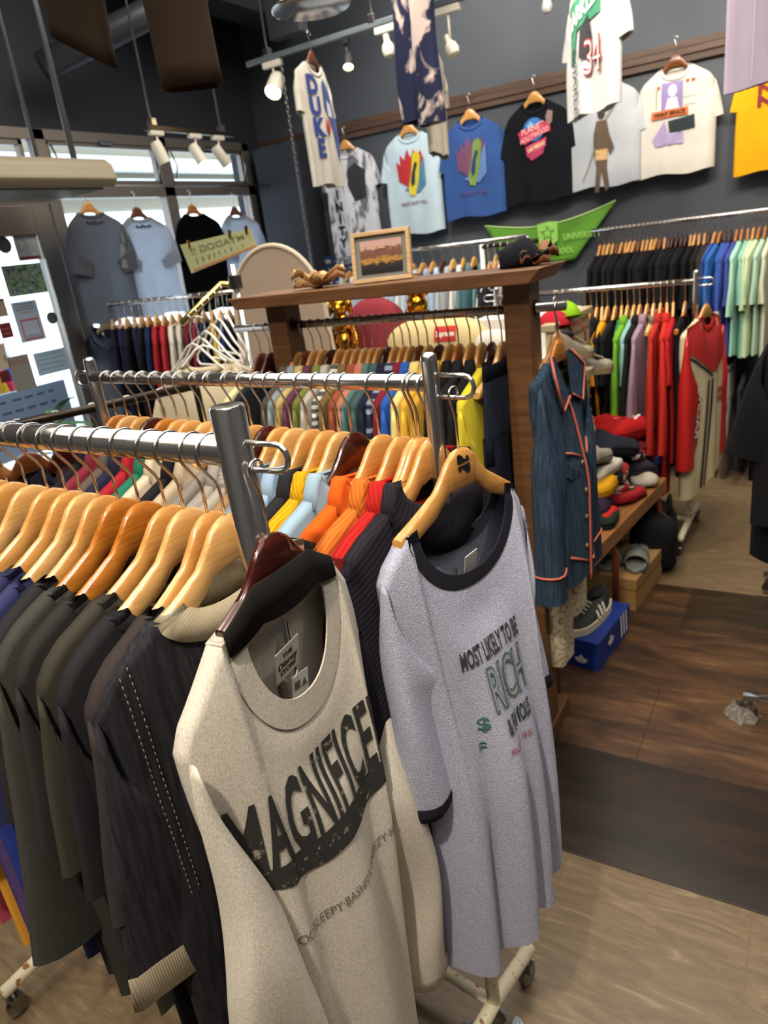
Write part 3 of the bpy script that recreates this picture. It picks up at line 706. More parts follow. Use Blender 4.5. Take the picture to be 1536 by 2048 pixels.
# woven neck label inside the navy polo
o_, g_ = mo[0]
def inner(fn_g, off): 
    def f(u, z):
        x = -u; s = x/fn_g.sw; z0 = fn_g.zt(s, -1); v = max(0, (z0 - z)/(z0 - fn_g.zh(s))); return Vector((x, fn_g.y(s, v, -1) + off, z))
    return f

# lettering on two of the middle hangers
def on_hanger(i, parts_):
    for o in COL.objects:
        if o.name.startswith('clothes_hanger') and o.get('label', '').endswith(f'{nth(i)} from the domed post along the middle rail'):
            parts_(lambda u, z: Vector((-u, .0074, z)), o)
on_hanger(13, lambda f, o: (text_on(f, 'element', .018, BLACKM, o, pre=lambda x, y: (x - .005, y + APEX - .026), sub=0, bold=.0003), poly_on(f, [rect(-.025, .012, APEX - .042, APEX - .038)], BLACKM, o, 'small_mark', 0)))
on_hanger(5, lambda f, o: (poly_on(f, [disc(.0, APEX - .022, .009)], WHITEP, o, 'size_disc', 0), text_on(lambda u, z: f(u, z) + Vector((0, .0006, 0)), 'M', .012, BLACKM, o, pre=lambda x, y: (x, y + APEX - .022), sub=0, bold=.0004)))
# ---- heather grey sweatshirt on the end loop of the nearest rack
HL = Vector((-.532, .578, 1.386))
YH = math.radians(-90)
hanger(HL, YH, MAHOG, 'dark mahogany hanger holding the heather grey sweatshirt', 'hangers of the front garments', L=.098, rr=.006)
def hero_y(s, v, f):
    r = sst(v*2.0)
    y = (.018*math.exp(-(s/.62)**2) if f > 0 else -.02*math.exp(-(s/.6)**2))*r
    if f > 0:
        y += .016*r*math.sin(9.0*s + 1.0 + 2.2*(v - .3)*s) * (1 - math.exp(-((abs(s) - .1)/.35)**2))
        y += .010*sst((v - .35)*2)*math.cos(4*s - .7) - .030*sst((abs(s) - .62)/.3)*r
        y -= .012*math.exp(-((v - .10)/.06)**2)*math.exp(-(s/.4)**2)
    return y
GREY = fabric('#cfc8bb', 'heather')
hk = dict(nw=.108, sw=.178, bw=.160, drop=.75, L=.90, ndf=.165, ndb=.02, t=.034, sl=.74, aw=.062, slw=.046, sla=2, sa0=8, sth=.044, fold=.004, ph=.6, hemw=.006, yfun=hero_y, top=-.010, sy=.026)
g = Gar(**hk)
hero = build('sweatshirt', g.torso(44, 40), GREY, None, merge=.001); hero.location = HL; hero.rotation_euler = (0, 0, YH)
tag(hero, 'pale heather grey sweatshirt with dark block lettering, hanging nearest the camera', 'sweatshirt')
for side in (-1, 1):
    sb = g.sleeve(side, nu=40, nt=30, sl=.74, wob=.012)
    # draped creases along the sleeve
    def crease(q, side=side):
        x, y, z = q; d = (-.20 - z)
        return (x + .006*math.sin(d*17 + y*30), y + .010*sst(d*4)*math.sin(d*9 + x*55 + side) , z)
    sb.v = [crease(q) for q in sb.v]
    so = build('sleeve', sb, GREY, hero)
    c = MB(); R0 = [Vector(crease(q)) for q in g.rows[-1]]; c0 = sum(R0, Vector())/len(R0)
    c.grid([[c0 + (q - c0)*1.05 + Vector((0, 0, .03)) for q in R0], [c0 + (q - c0)*1.06 for q in R0], [c0 + (q - c0)*.95 - Vector((0, 0, .001)) for q in R0]], True); build('cuff', c, GREY, hero)
build('collar', g.rib(.036, .0025, 40, .003, .001, 0.0), GREY, hero, ang=.7)
# black tape inside the back of the neck
mb = MB(); rows = []
for i in range(41):
    s = -1 + 2*i/40; x = g.nw*1.0*s
    z0 = min(ht(x) + .002, APEX - .044); x *= .97; yb = .011 - .035*(x/.205)**2; h_ = .050 - .026*abs(s)**2
    rows.append([(x, yb, z0 + .004), (x, yb + .003, z0 + .003), (x, yb + .006, z0 - h_), (x, yb + .003, z0 - h_)])
mb.grid(rows, True, 0, True, True); t_ = build('neck_tape', mb, fabric('#191817', 'plain'), hero); t_['label'] = 'black fabric band over the hanger inside the neck'
INK = ink('#2b2a28')
def worn():
    m, n, l, b = base('cracked_print'); mp = coords(n, l); nz = n.new('ShaderNodeTexNoise'); nz.inputs['Scale'].default_value = 55; nz.inputs['Detail'].default_value = 6; nz.inputs['Roughness'].default_value = .7; l.new(mp.outputs[0], nz.inputs[0])
    r = ramp(n, [(.60, '#2a2927'), (.66, '#9c9486')]); l.new(nz.outputs[0], r.inputs[0]); l.new(r.outputs[0], b.inputs['Base Color']); b.inputs['Roughness'].default_value = .85; return m
WORN = worn()
hs = lambda u, z: g.surf(u, z, .0022)
# MAGNIFICENT in tall condensed block letters on a curve, the ends wrap round the sides
def arc(cu, cz, sx, sy, rise):
    def f(x, y): return (cu + x*sx, cz + y*sy + rise*(x*sx)**2 )
    return f
text_on(hs, 'MAGNIFICENT', .1, WORN, hero, pre=arc(.002, -.440, .49, 1.50, .6), bold=.0025, spacing=1.04, sub=.012)
# solid shadow band under the word
poly_on(hs, [[(-.150 + .30*i/30, -.484 + 0.6*(-.165 + .30*i/30)**2) for i in range(31)] + [(.150 - .30*i/30, -.512 - .016*math.sin(PI*i/30) + 0.6*(.135 - .30*i/30)**2) for i in range(31)]], WORN, hero, 'printed_band', .012)
text_on(hs, 'DOC\u00b7SLEEPY\u00b7BASHFUL\u00b7SNEEZY\u00b7HAPPY', .022, ink('#6e675c'), hero, pre=arc(.0, -.605, .70, 1.0, .6), sub=.01)
# neck label, hang tag and its thread
LC = Vector((.010, g.y(0, .05, -1) + .020, g.zn - g.ndb - .060))
def tag_plane(c, ax, az, w_, h_, th=.0012):
    mb = MB(); ax = Vector(ax).normalized(); az = (Vector(az) - ax*Vector(az).dot(ax)).normalized(); ny = ax.cross(az)
    V = [c + ax*x + az*z + ny*y for y in (-th/2, th/2) for x, z in ((-w_/2, -h_/2), (w_/2, -h_/2), (w_/2, h_/2), (-w_/2, h_/2))]
    mb.add(V, [(0, 3, 2, 1), (4, 5, 6, 7), (0, 1, 5, 4), (1, 2, 6, 5), (2, 3, 7, 6), (3, 0, 4, 7)])
    return mb, (lambda u, z: c + ax*u + az*z + (ny*(th/2 + .0006)))
cmb, pf = tag_plane(LC, (-1, 0, .10), (.10, .25, 1), .048, .050)
nl = build('neck_label', cmb, fabric('#d8d2c4', 'satin'), hero, smooth=False); nl['label'] = 'small white woven label with black lettering'
for k, (s_, sz, sp) in enumerate((('THE', .011, 1), ('Disney', .0145, .95), ('STORE', .011, 1))): text_on(pf, s_, sz, ink('#1a1918'), nl, pre=lambda x, y, k=k: (x, y + .012 - .0125*k), sub=0, bold=.0003)
cmb, pf = tag_plane(LC + Vector((-.022, -.008, -.060)), (-1, .1, -.05), (-.05, .12, 1), .030, .052)
ht_ = build('hang_tag', cmb, pmat('#e6e2d9', .7), hero, smooth=False)
poly_on(pf, [rect(-.011, -.001, .004, .016), [(.002, .004), (.012, .004), (.007, .016)]], ink('#6a655d'), ht_, sub=0)
poly_on(pf, [rect(-.011, .011, -.012 - .004*k, -.0105 - .004*k) for k in range(3)], ink('#6a655d'), ht_, sub=0)
mb = MB(); p0 = LC + Vector((-.012, .002, -.022)); p1 = LC + Vector((-.022, -.008, -.036))
mb.tube([p0, (p0 + p1)/2 + Vector((.012, .004, -.004)), p1], .0006, 5); build('tag_thread', mb, pmat('#eeeeee', .3), hero)

# ---- grey terry ringer top with navy trim on the end loop of the middle rack
TL = Vector((-.438, .908, 1.393)); YT = math.radians(-104)
hg = hanger(TL, YT, MAPLE, 'maple hanger with a black wave logo holding the blue-grey ringer top', 'hangers of the front garments', L=.135, rr=.006)
def terry_y(s, v, f):
    r = sst(v*1.7)
    y = (.05*math.exp(-(s/.6)**2) if f > 0 else -.015*math.exp(-(s/.6)**2))*r
    if f > 0:
        y += .030*sst(v*1.3 - .12)*(abs(math.sin(6*s + .4))*1.6 - .8) + .006*math.sin(6*s - 1)*r + .018*sst(v*3)*sst((-s - .45)/.22)
        y -= .010*math.exp(-((v - .08)/.06)**2)*math.exp(-(s/.4)**2)
    return y
TERRY = fabric('#b0b3c8', 'terry'); NAVYT = fabric('#26262f', 'plain')
tg = Gar(nw=.122, sw=.168, bw=.140, drop=.6, L=.80, ndf=.115, ndb=.06, t=.038, sl=.34, aw=.075, slw=.080, sla=2, sa0=10, sth=.038, fold=.003, ph=1.2, hemw=.016, tilt_h=.05, yfun=terry_y, top=-.010, sy=.002)
th_ = build('ringer_top', tg.torso(44, 40), TERRY, None, merge=.001); th_.location = TL; th_.rotation_euler = (0, 0, YT)
tag(th_, 'blue-grey terry ringer top with navy neck and sleeve trim, on the middle rack end', 't-shirt')
for side in (-1, 1):
    sb = tg.sleeve(side, nu=24, nt=28, sl=.38 if side > 0 else .34, wob=.014)
    build('sleeve', sb, TERRY, th_)
    R0 = tg.rows[-1]; R1 = tg.rows[-2]; c0 = sum(R0, Vector())/len(R0); d = (R0[0] - R1[0]).normalized(); c = MB()
    c.grid([[c0 + (q - c0)*1.03 - d*.004 for q in R0], [c0 + (q - c0)*1.06 + d*.008 for q in R0], [c0 + (q - c0)*1.05 + d*.022 for q in R0], [c0 + (q - c0)*.95 + d*.023 for q in R0], [c0 + (q - c0)*.93 for q in R0]], True)
    q_ = build('sleeve_trim', c, NAVYT, th_); q_['label'] = 'navy trim band'
q_ = build('neck_trim', tg.rib(.016, .003, 44, .006, .001, .1), NAVYT, th_, ang=.8); q_['label'] = 'navy neck trim'
ts = lambda u, z: tg.surf(u, z, .0025)
text_on(ts, 'MOST LIKELY TO BE', .042, ink('#33373c'), th_, pre=arc(-.008, -.400, .38, 1.0, .0), bold=.0012, sub=.012)
def outline_word(fn, body, size, pre, parent):
    text_on(fn, body, size, ink('#4f6a68'), parent, pre=pre, bold=.0035, sub=.012)
    text_on(lambda u, z: fn(u, z) + Vector((0, .0009, 0)), body, size, ink('#93959f'), parent, pre=pre, bold=-.0012, sub=.012)
outline_word(ts, 'RICH', .105, arc(.008, -.468, .41, 1.0, 0), th_)
text_on(ts, '& FAMOUS', .040, ink('#33373c'), th_, pre=arc(.010, -.535, .38, 1.0, .0), bold=.0012, sub=.012)
text_on(ts, 'PRINCESS OF THE BALL', .018, ink('#a03a44'), th_, pre=arc(.002, -.575, .38, 1.0, .0), sub=.012)
for (u_, z_, sz) in ((-.060, -.515, .032), (-.066, -.555, .024)): text_on(ts, '$', sz, ink('#3f6a66'), th_, pre=arc(u_, z_, 1, 1, 0), bold=.0008, sub=.012)
LC = Vector((.000, tg.y(0, .03, -1) + .020, tg.zn - tg.ndb - .040))
cmb, pf = tag_plane(LC, (-1, 0, .12), (.12, .25, 1), .030, .058)
nl = build('neck_label', cmb, fabric('#d9d6cf', 'satin'), th_, smooth=False); nl['label'] = 'white neck label with a red line and a yellow strip'
poly_on(pf, [rect(-.0145, .0145, -.0285, -.0145)], ink('#d9a514'), nl, sub=0); poly_on(pf, [rect(-.0145, .0145, -.0142, -.0125)], ink('#c0302c'), nl, sub=0)
text_on(lambda u, z: pf(u, z) + Vector((0, .0005, 0)), 'Woman', .0095, ink('#3a2a10'), nl, pre=lambda x, y: (x, y - .0215), sub=0)
# wave mark on the hanger's hump
def hsurf(u, z): return Vector((-u, .0075, z))
wv = [[(-.016, .002), (.016, .002), (.013, .010), (.010, .014), (.006, .010), (.010, .006), (.002, .008), (-.004, .016), (-.012, .020), (-.016, .018)]]
poly_on(lambda x, y: hsurf(x*.9, APEX - .022 + y*.8), wv, BLACKM, hg, 'wave_logo', 0); poly_on(lambda x, y: hsurf(-x*.9, APEX - .023 - y*.8), wv, BLACKM, hg, 'wave_logo', 0)
# maroon garment and cream-sleeved shirt that show below, hanging behind on the middle rack
garment('t_shirt', Vector((-.505, .916, 1.405)), math.radians(-97), fabric('#5a1013', 'plain'), 'dark maroon long top showing below the ringer top', 'clothes on the middle chrome rack', nc=16, nr=16, L=.72, t=.02, collar='rib', sl=.2, sla=6)
hanger(Vector((-.505, .916, 1.405)), math.radians(-97), MAPLE, 'maple hanger of the dark maroon top, behind the wave-logo hanger', 'hangers on the middle chrome rack', rr=.0125)
# ================================================================== timber rack with a shelf top
WY = 1.90
mb = MB(); tr = empty('timber_rack', (-1.1, WY, 0)); tag(tr, 'brown timber clothes rack with a shelf top and a steel pipe', 'clothes rack')
for x in (-1.500, -.690):
    mb = MB(); mb.box((x + 1.1, 0, .735), (.075, .085, 1.46)); build('post', mb, TIMBER, tr, smooth=False, bevel=.005)
    mb = MB(); mb.box((x + 1.1, 0, .03), (.09, .28, .06)); build('foot', mb, TIMBER, tr, smooth=False, bevel=.005)
    mb = MB(); mb.tube([(x + 1.1 - .042, 0, 1.392), (x + 1.1 + .042, 0, 1.392)], .022, 16); build('pipe_ring', mb, DARKST, tr, ang=.8)
mb = MB(); poly = [(-.50, 0), (.47, 0), (.505, .036), (-.53, .036)]
mb.prism([(x, y) for x, y in poly], Matrix.Translation((0, .11, 1.462)) @ Matrix.Rotation(PI/2, 4, 'X'), .22); build('shelf', mb, TIMBER, tr, smooth=False, bevel=.003)
mb = MB(); mb.tube([(-.615, 0, 1.392), (.53, 0, 1.392)], .0125, 14); build('pipe', mb, CHROME, tr)
TZ = 1.4985
def wx(px, py=630): return PX(px, py, Y=WY).x
PA, PB = Vector((-.575, WY, 1.392)), Vector((-1.72, WY, 1.392))
sh = dict(nw=.08, sw=.20, bw=.21, sa0=20, collar='polo', nc=10, nr=10, t=.017, sl=.5, L=.70, fold=.006, sla=6, slw=.06, aw=.09, sth=.016, long_=True)
te = dict(sh); te.update(collar='rib', sl=.2, slw=.08, long_=False, L=.62)
Wl = [(1000, MAPLE2, 'trousers', '#1d2230', 'denim', 'dark indigo jeans on a clip hanger', dict(W=.15, L=.95)), (978, MAHOG, 'shirt', '#c9b934', 'plain', 'black shirt with a yellow placket strip', dict(te, L=.75)),
      (958, MAPLE, 'shirt', '#151517', 'plain', 'plain black overshirt', sh), (936, MAPLE, 'shirt', '#1a1a1c', 'plain', 'soft black overshirt', sh), (912, ORANGE, 'shirt', '#111214', 'plain', 'black cotton shirt', sh),
      (893, MAPLE, 'jacket', '#b98e2f', 'plain', 'mustard work jacket', sh), (872, MAHOG, 'shirt', '#cfa435', 'plain', 'golden yellow shirt', sh), (850, MAPLE, 'shirt', '#d8c37a', 'plain', 'pale straw shirt', sh),
      (832, BROWNW, 'shirt', '#2a55a5', 'plain', 'cobalt blue shirt', sh), (815, MAPLE, 'shirt', '#741f2c', 'plain', 'burgundy shirt', sh), (800, MAPLE, 'shirt', '#20263c', 'plaid', 'navy plaid flannel shirt', sh),
      (783, MAPLE, 'shirt', '#1d2030', 'plain', 'ink navy shirt', sh), (768, MAHOG, 'shirt', '#3c5458', 'plain', 'slate teal shirt', sh), (753, MAPLE, 'shirt', '#4f6f6c', 'plain', 'faded teal shirt', sh),
      (738, MAPLE, 'shirt', '#b0705c', 'plain', 'dusty salmon shirt', sh), (722, MAPLE2, 'shirt', '#8c4a33', 'plain', 'rust brown shirt', sh), (706, MAPLE, 'shirt', '#6f5b36', 'plain', 'khaki brown shirt', sh),
      (690, MAPLE, 'shirt', '#c2bfb8', 'stripe', 'grey striped shirt', sh), (672, MAPLE, 'shirt', '#a9a49a', 'plain', 'light grey shirt', sh), (655, MAHOG, 'shirt', '#6d7338', 'plain', 'olive green shirt', sh),
      (637, MAPLE, 'shirt', '#5d3447', 'plain', 'plum shirt', sh), (620, MAPLE, 'shirt', '#b3a067', 'plain', 'sand yellow shirt', sh), (603, BROWNW, 'shirt', '#7f8a92', 'plain', 'blue-grey shirt', sh),
      (586, MAPLE, 'shirt', '#4a4640', 'plain', 'smoke grey shirt', sh), (532, MAHOG, 'shirt', '#23262b', 'plain', 'charcoal shirt beyond the left post', te), (512, BROWNW, 'shirt', '#d6cf9b', 'plain', 'pale yellow shirt beyond the left post', te)]
en = []
for px, hw, kd, c, cl, words, o in Wl: en.append((PA.x - wx(px, 655 - (px - 475)*.066), hw, kd, c, cl, words, dict(o, **({} if kd == 'trousers' else dict(name='shirt' if kd == 'shirt' else 'jacket', cat='shirt' if kd == 'shirt' else 'jacket')))))
wo = fill(PA, PB, en, 'the right end of the timber rack', 'the timber rack', rr=.0125, front=(1, 0), jit=.05, hang_where='the right end along the timber rack pipe')
# clip of the jeans hanger
# ---- denim jacket and printed cream trousers on the pipe's outer end
JL = Vector((-.602, WY - .01, 1.392)); JY = math.radians(-95)
hanger(JL + Vector((.012, 0, 0)), JY, ORANGE, 'orange-brown hanger holding the long denim jacket', 'hangers of the front garments', rr=.0125, L=.11)
DEN = fabric('#2c3c4e', 'denim'); PIPE = pmat('#b8604c', .6, 0, 'coral_piping')
def jk_y(s, v, f): return (.035*math.exp(-(s/.7)**2)*sst(v*2) if f > 0 else -.02*math.exp(-(s/.7)**2)*sst(v*2))
jg_ = dict(nw=.07, sw=.145, bw=.135, L=.64, ndf=.10, ndb=.01, t=.035, sl=.61, aw=.080, slw=.055, sla=2, sa0=14, sth=.042, sy=.022, fold=.006, ph=2.0, yfun=jk_y)
jk, gj = garment('denim_jacket', JL + Vector((.012, 0, 0)), JY, DEN, 'long blue denim jacket with coral piping at the end of the timber rack', None, 'jacket', nc=20, nr=20, long_=True, **jg_)
jf = lambda u, z: gj.surf(u, z, .005)
# big pointed collar
for sd in (-1, 1):
    m = MB(); zt_ = gj.zn
    V = [Vector((sd*.012, gj.y(0, .02, 1) + .014, zt_ - .10)), Vector((sd*.070, gj.y(.3, .02, 1) + .02, zt_ - .13)), Vector((sd*.105, gj.y(.45, .05, 1) + .012, zt_ - .035)), Vector((sd*.070, .004, zt_ + .012)), Vector((sd*.045, .006, zt_ + .012))]
    m.add(V + [q - Vector((0, .004, 0)) for q in V], [(0, 1, 2, 3, 4), (9, 8, 7, 6, 5)] + [(i, (i + 1) % 5, 5 + (i + 1) % 5, 5 + i) for i in range(5)])
    c = build('collar', m, DEN, jk, smooth=False)
    m = MB(); m.tube([V[0] + Vector((0, .003, 0)), V[1] + Vector((0, .003, 0)), V[2] + Vector((0, .003, 0)), V[3] + Vector((0, .003, 0))], .0035, 6); build('piping', m, PIPE, c)
m = MB(); m.tube([jf(.0, -.235 - .55*i/24) for i in range(25)], .0035, 6); build('front_piping', m, PIPE, jk)
for sd in (-1, 1):
    m = MB(); m.tube([jf(sd*.02, -.40), jf(sd*.05, -.385), jf(sd*.08, -.375)], .0035, 6); build('pocket_piping', m, PIPE, jk)
    m = MB(); m.tube([jf(sd*.010, -.72), jf(sd*.05, -.70), jf(sd*.09, -.68)], .0035, 6); build('hem_piping', m, PIPE, jk)
    m = MB(); q = [jf(sd*.03, -.41), jf(sd*.09, -.40), jf(sd*.09, -.44), jf(sd*.06, -.46), jf(sd*.03, -.445)]; m.add(q + [p - Vector((0, .004, 0)) for p in q], [(0, 1, 2, 3, 4)] + [(i, (i + 1) % 5, 5 + (i + 1) % 5, 5 + i) for i in range(5)]); build('pocket_flap', m, DEN, jk, smooth=False)
for z in (-.42, -.50, -.58, -.67):
    m = MB(); p = jf(-.016, z); m.ell(p, (.008, .004, .008), 10, 5); build('button', m, pmat('#a8916a', .3, .8), jk)
m = MB(); p = jf(.06, -.43); m.ell(p, (.007, .004, .007), 10, 5); build('button', m, pmat('#a8916a', .3, .8), jk)
for k_, so in enumerate([c for c in jk.children if c.name.startswith('sleeve')]):
    vs_ = [v.co.copy() for v in so.data.vertices]; R0 = [vs_[14*14 + q] for q in range(14)]; R1 = [vs_[12*14 + q] for q in range(14)]
    c0 = sum(R1, Vector())/14; m = MB(); m.tube([c0 + (q - c0)*1.05 for q in R1], .0035, 6, closed=True); build('cuff_piping', m, PIPE, so)
PRINT = fabric('#c9bd9f', 'pattern')
pt = empty('printed_trousers', JL + Vector((-.030, .12, 0)), JY); tag(pt, 'cream trousers printed with brown rings, below the denim jacket', 'trousers')
hanger(JL + Vector((-.030, .12, 0)), JY, MAPLE, 'maple hanger behind the denim jacket, holding the printed trousers', 'hangers of the front garments', rr=.0125, L=.11)
for sd in (-1, 1):
    m = MB(); rows = []
    for i in range(14):
        z = -.20 - (.92 if sd > 0 else .80)*i/13; hw = .062 + .006*math.sin(i*.8); cx = sd*.062 + .006*math.sin(i)
        rows.append([(cx + hw*math.cos(2*PI*k/18), .032*math.copysign(abs(math.sin(2*PI*k/18))**.7, math.sin(2*PI*k/18)) + .005*math.sin(k + i*.5), z) for k in range(18)])
    m.grid(rows, True, 0, True, False); build('leg', m, PRINT, pt)
m = MB(); m.tube([(-.11, 0, -.19), (.11, 0, -.19)], .028, 12); build('waistband', m, PRINT, pt)
# ---- things on the shelf top
fr = empty('picture_frame', (-1.105, WY - .01, TZ), math.radians(14)); tag(fr, 'small pale wood picture frame with a sunset city photo, standing on the timber shelf', 'picture frame')
FW, FH = .178, .142
RX = Matrix.Rotation(math.radians(-10), 4, 'X')
def fb(name, c, d, mat, bevel=.002):
    m = MB(); m.box(c, d); m.v = [tuple(RX @ Vector(q)) for q in m.v]; return build(name, m, mat, fr, smooth=False, bevel=bevel)
m = MB()
for c, d in (((0, 0, .006), (FW, .022, .012)), ((0, 0, FH - .006), (FW, .022, .012)), ((-FW/2 + .006, 0, FH/2), (.012, .022, FH - .024)), ((FW/2 - .006, 0, FH/2), (.012, .022, FH - .024))): m.box(c, d)
m.v = [tuple(RX @ Vector(q)) for q in m.v]; build('frame', m, PALEW, fr, smooth=False, bevel=.002)
fb('mat_board', (0, .002, FH/2), (FW - .02, .006, FH - .02), pmat('#7c8079', .8))
def cityphoto():
    mt, n, l, b = base('city_photo'); tc = n.new('ShaderNodeTexCoord'); sx = n.new('ShaderNodeSeparateXYZ'); l.new(tc.outputs['Generated'], sx.inputs[0])
    nz = n.new('ShaderNodeTexNoise'); nz.inputs['Scale'].default_value = 9; nz.inputs['Detail'].default_value = 8; l.new(tc.outputs['Generated'], nz.inputs[0])
    ad = n.new('ShaderNodeMath'); ad.operation = 'MULTIPLY_ADD'; ad.inputs[1].default_value = .45; l.new(nz.outputs[0], ad.inputs[0]); l.new(sx.outputs[2], ad.inputs[2])
    r = ramp(n, [(.3, '#15161c'), (.5, '#2b2422'), (.62, '#b98a3e'), (.74, '#6d4436'), (.95, '#7a5145'), (1.1 if False else 1.0, '#c7a093')]); l.new(ad.outputs[0], r.inputs[0]); l.new(r.outputs[0], b.inputs['Base Color']); b.inputs['Roughness'].default_value = .3; return mt
fb('photo', (0, -.002, FH/2), (FW - .052, .004, FH - .05), cityphoto(), 0)
m = MB(); m.box((0, .035, .05), (.03, .004, .10), rot=Matrix.Rotation(math.radians(28), 3, 'X')); build('easel_back', m, PALEW, fr, smooth=False)
# dried leaves and the brown leather flowers
def leaves(name, loc, n, L, W, mat, label, cat, seed, up=.5):
    o = empty(name, loc); tag(o, label, cat); rr = random.Random(seed)
    for i in range(n):
        a = rr.uniform(0, 2*PI); e = rr.uniform(.1, up); m = MB(); rows = []
        for j in range(7):
            t = j/6; wd = W*math.sin(PI*min(1, .08 + t*.92))**.8; ctr = Vector((math.cos(a)*L*t, math.sin(a)*L*t*.6, .006 + L*e*math.sin(t*2.2)))
            side = Vector((-math.sin(a), math.cos(a), 0))
            rows.append([ctr - side*wd + Vector((0, 0, .012*math.sin(t*9))), ctr + Vector((0, 0, -.01)), ctr + side*wd + Vector((0, 0, .01*math.cos(t*8)))])
        m.grid(rows); build('leaf', m, mat, o, solid=.001)
    return o
leaves('dried_leaves', (-1.34, WY, TZ), 13, .10, .034, pmat('#c09a68', .7, 0, 'dry_leaf'), 'dry tan leaves lying on the timber shelf left of the picture frame', 'dried leaves', 3, .55)
leaves('dried_flowers', (-.665, WY + .02, TZ), 9, .075, .02, pmat('#7a4a28', .6, 0, 'brown_leaf'), 'brown dried leaves at the right end of the timber shelf', 'dried leaves', 9, .7)
cp = empty('navy_cap', (-.70, WY + .03, TZ)); tag(cp, 'dark navy crumpled cap on the right end of the timber shelf', 'cap')
m = MB(); m.ell((0, 0, .02), (.060, .055, .05), 18, 9); m.v = [(x + .006*math.sin(z*90), y, max(z + .008*math.sin(x*60), .0)) for x, y, z in m.v]; build('crown', m, fabric('#14171f', 'plain'), cp)
m = MB(); m.grid([[(.04 + .05*t, .045*math.sin(a), .012 + .02*t + .008*math.cos(a)) for a in [(-1.3 + 2.6*k/8) for k in range(9)]] for t in (0, .5, 1)]); build('brim', m, fabric('#14171f', 'plain'), cp, solid=.003)

# ================================================================== stand with a sloping arm, sign and plastic hangers
SX, SY = PX(487, 650, Y=2.0).x, 2.0
st = empty('sign_stand', (SX, SY, 0)); tag(st, 'slim chrome stand with a sloping waterfall arm holding white hangers', 'clothes stand')
m = MB(); m.tube([(0, 0, .03), (0, 0, 1.60)], .0105, 12); build('pole', m, CHROME, st)
m = MB(); m.lathe([(.17, 0), (.17, .012), (.03, .03), (0, .03)], (0, 0, 0), 28); build('base', m, DARKST, st, ang=.6)
AV = PX(450, 567, Y=2.0) - Vector((SX, SY, 0)); AE = PX(362, 648, Y=1.80) - Vector((SX, SY, 0))
m = MB(); m.tube([Vector((0, 0, AV.z - .01)), AV + Vector((-.01, -.01, .0)), lerp(AV, AE, .3) + Vector((0, 0, .006)), AE], .0115, 12); build('waterfall_arm', m, GOLD if False else pmat('#c7b27a', .25, 1.0, 'brass_arm'), st)
m = MB(); m.box((0, 0, AV.z), (.035, .035, .05)); build('clamp', m, STEEL, st, smooth=False, bevel=.006)
sg = empty('price_sign', PX(438, 498, Y=SY)); tag(sg, 'pale green card sign seen from behind on top of the slim stand', 'sign')
a_, b_ = PX(360, 487, Y=1.97), PX(513, 492, Y=2.03); O_ = PX(438, 498, Y=SY)
tl, tr_, br_, bl = PX(360, 490, Y=1.97) - O_, PX(500, 457, Y=2.03) - O_, PX(514, 494, Y=2.03) - O_, PX(383, 547, Y=1.97) - O_
nrm = (tr_ - tl).cross(bl - tl).normalized(); nrm = nrm if nrm.y < 0 else -nrm
def sp(u, v, off=.0): return lerp(lerp(bl, br_, u), lerp(tl, tr_, u), v) + nrm*off
m = MB(); V = [sp(0, 0), sp(1, 0), sp(1, 1), sp(0, 1)]; m.add(V + [q - nrm*.003 for q in V], [(0, 1, 2, 3), (7, 6, 5, 4), (0, 1, 5, 4), (1, 2, 6, 5), (2, 3, 7, 6), (3, 0, 4, 7)])
build('card', m, pmat('#a9ad83', .35, 0, 'green_card'), sg, smooth=False)
SI = ink('#6d7452')
text_on(lambda x, y: sp(.5 - x*4.2, .68 + y*10, .0012), 'MYADOG !!', .036, SI, sg, name='lettering', sub=0, bold=.0004)
rs_ = random.Random(8)
for i in range(9):
    x0 = .14 + .085*i; poly_on(lambda x, y: sp(x, y, .0012), [[(x0, .22), (x0 + .012, .22), (x0 + rs_.uniform(.01, .05), rs_.uniform(.36, .42)), (x0 + rs_.uniform(-.01, .02), .42)]], SI, sg, 'handwritten_stroke', 0)
poly_on(lambda x, y: sp(x, y, .0011), [[(.05, .03), (.99, .03), (.99, .14), (.05, .10)]], ink('#b07a52'), sg, 'edge_strip', 0)
for u in (.13, .72, .95):
    m = MB(); m.box(sp(u, .97, .001), (.008, .010, .026)); build('clip', m, GOLD, sg, smooth=False, bevel=.002)
for i in range(6):
    p = Vector((SX, SY, 0)) + lerp(AV, AE, .12 + .15*i); hg_ = hanger(p, math.radians(-30 + 6*i), WHITEP, f'white plastic hanger, {nth(i)} from the top of the sloping arm', 'white hangers on the sloping arm', rr=.0115)
bl_p = Vector((SX, SY, 0)) + lerp(AV, AE, .62)
CRM = fabric('#cfc4a6', 'plain')
garment('blouse', PX(395, 640, Y=1.80), math.radians(-152), CRM, 'long cream blouse hanging from the sloping arm of the slim stand', None, 'blouse', nc=18, nr=18, long_=True, collar='rib', colh=.02, nw=.09, sw=.20, bw=.24, L=.85, ndf=.06, ndb=.03, t=.05, sl=.45, sla=10, fold=.012, sth=.03, flare=.05)
hanger(PX(395, 640, Y=1.80), math.radians(-152), WHITEP, 'white plastic hanger holding the long cream blouse', 'white hangers on the sloping arm', rr=.0115)
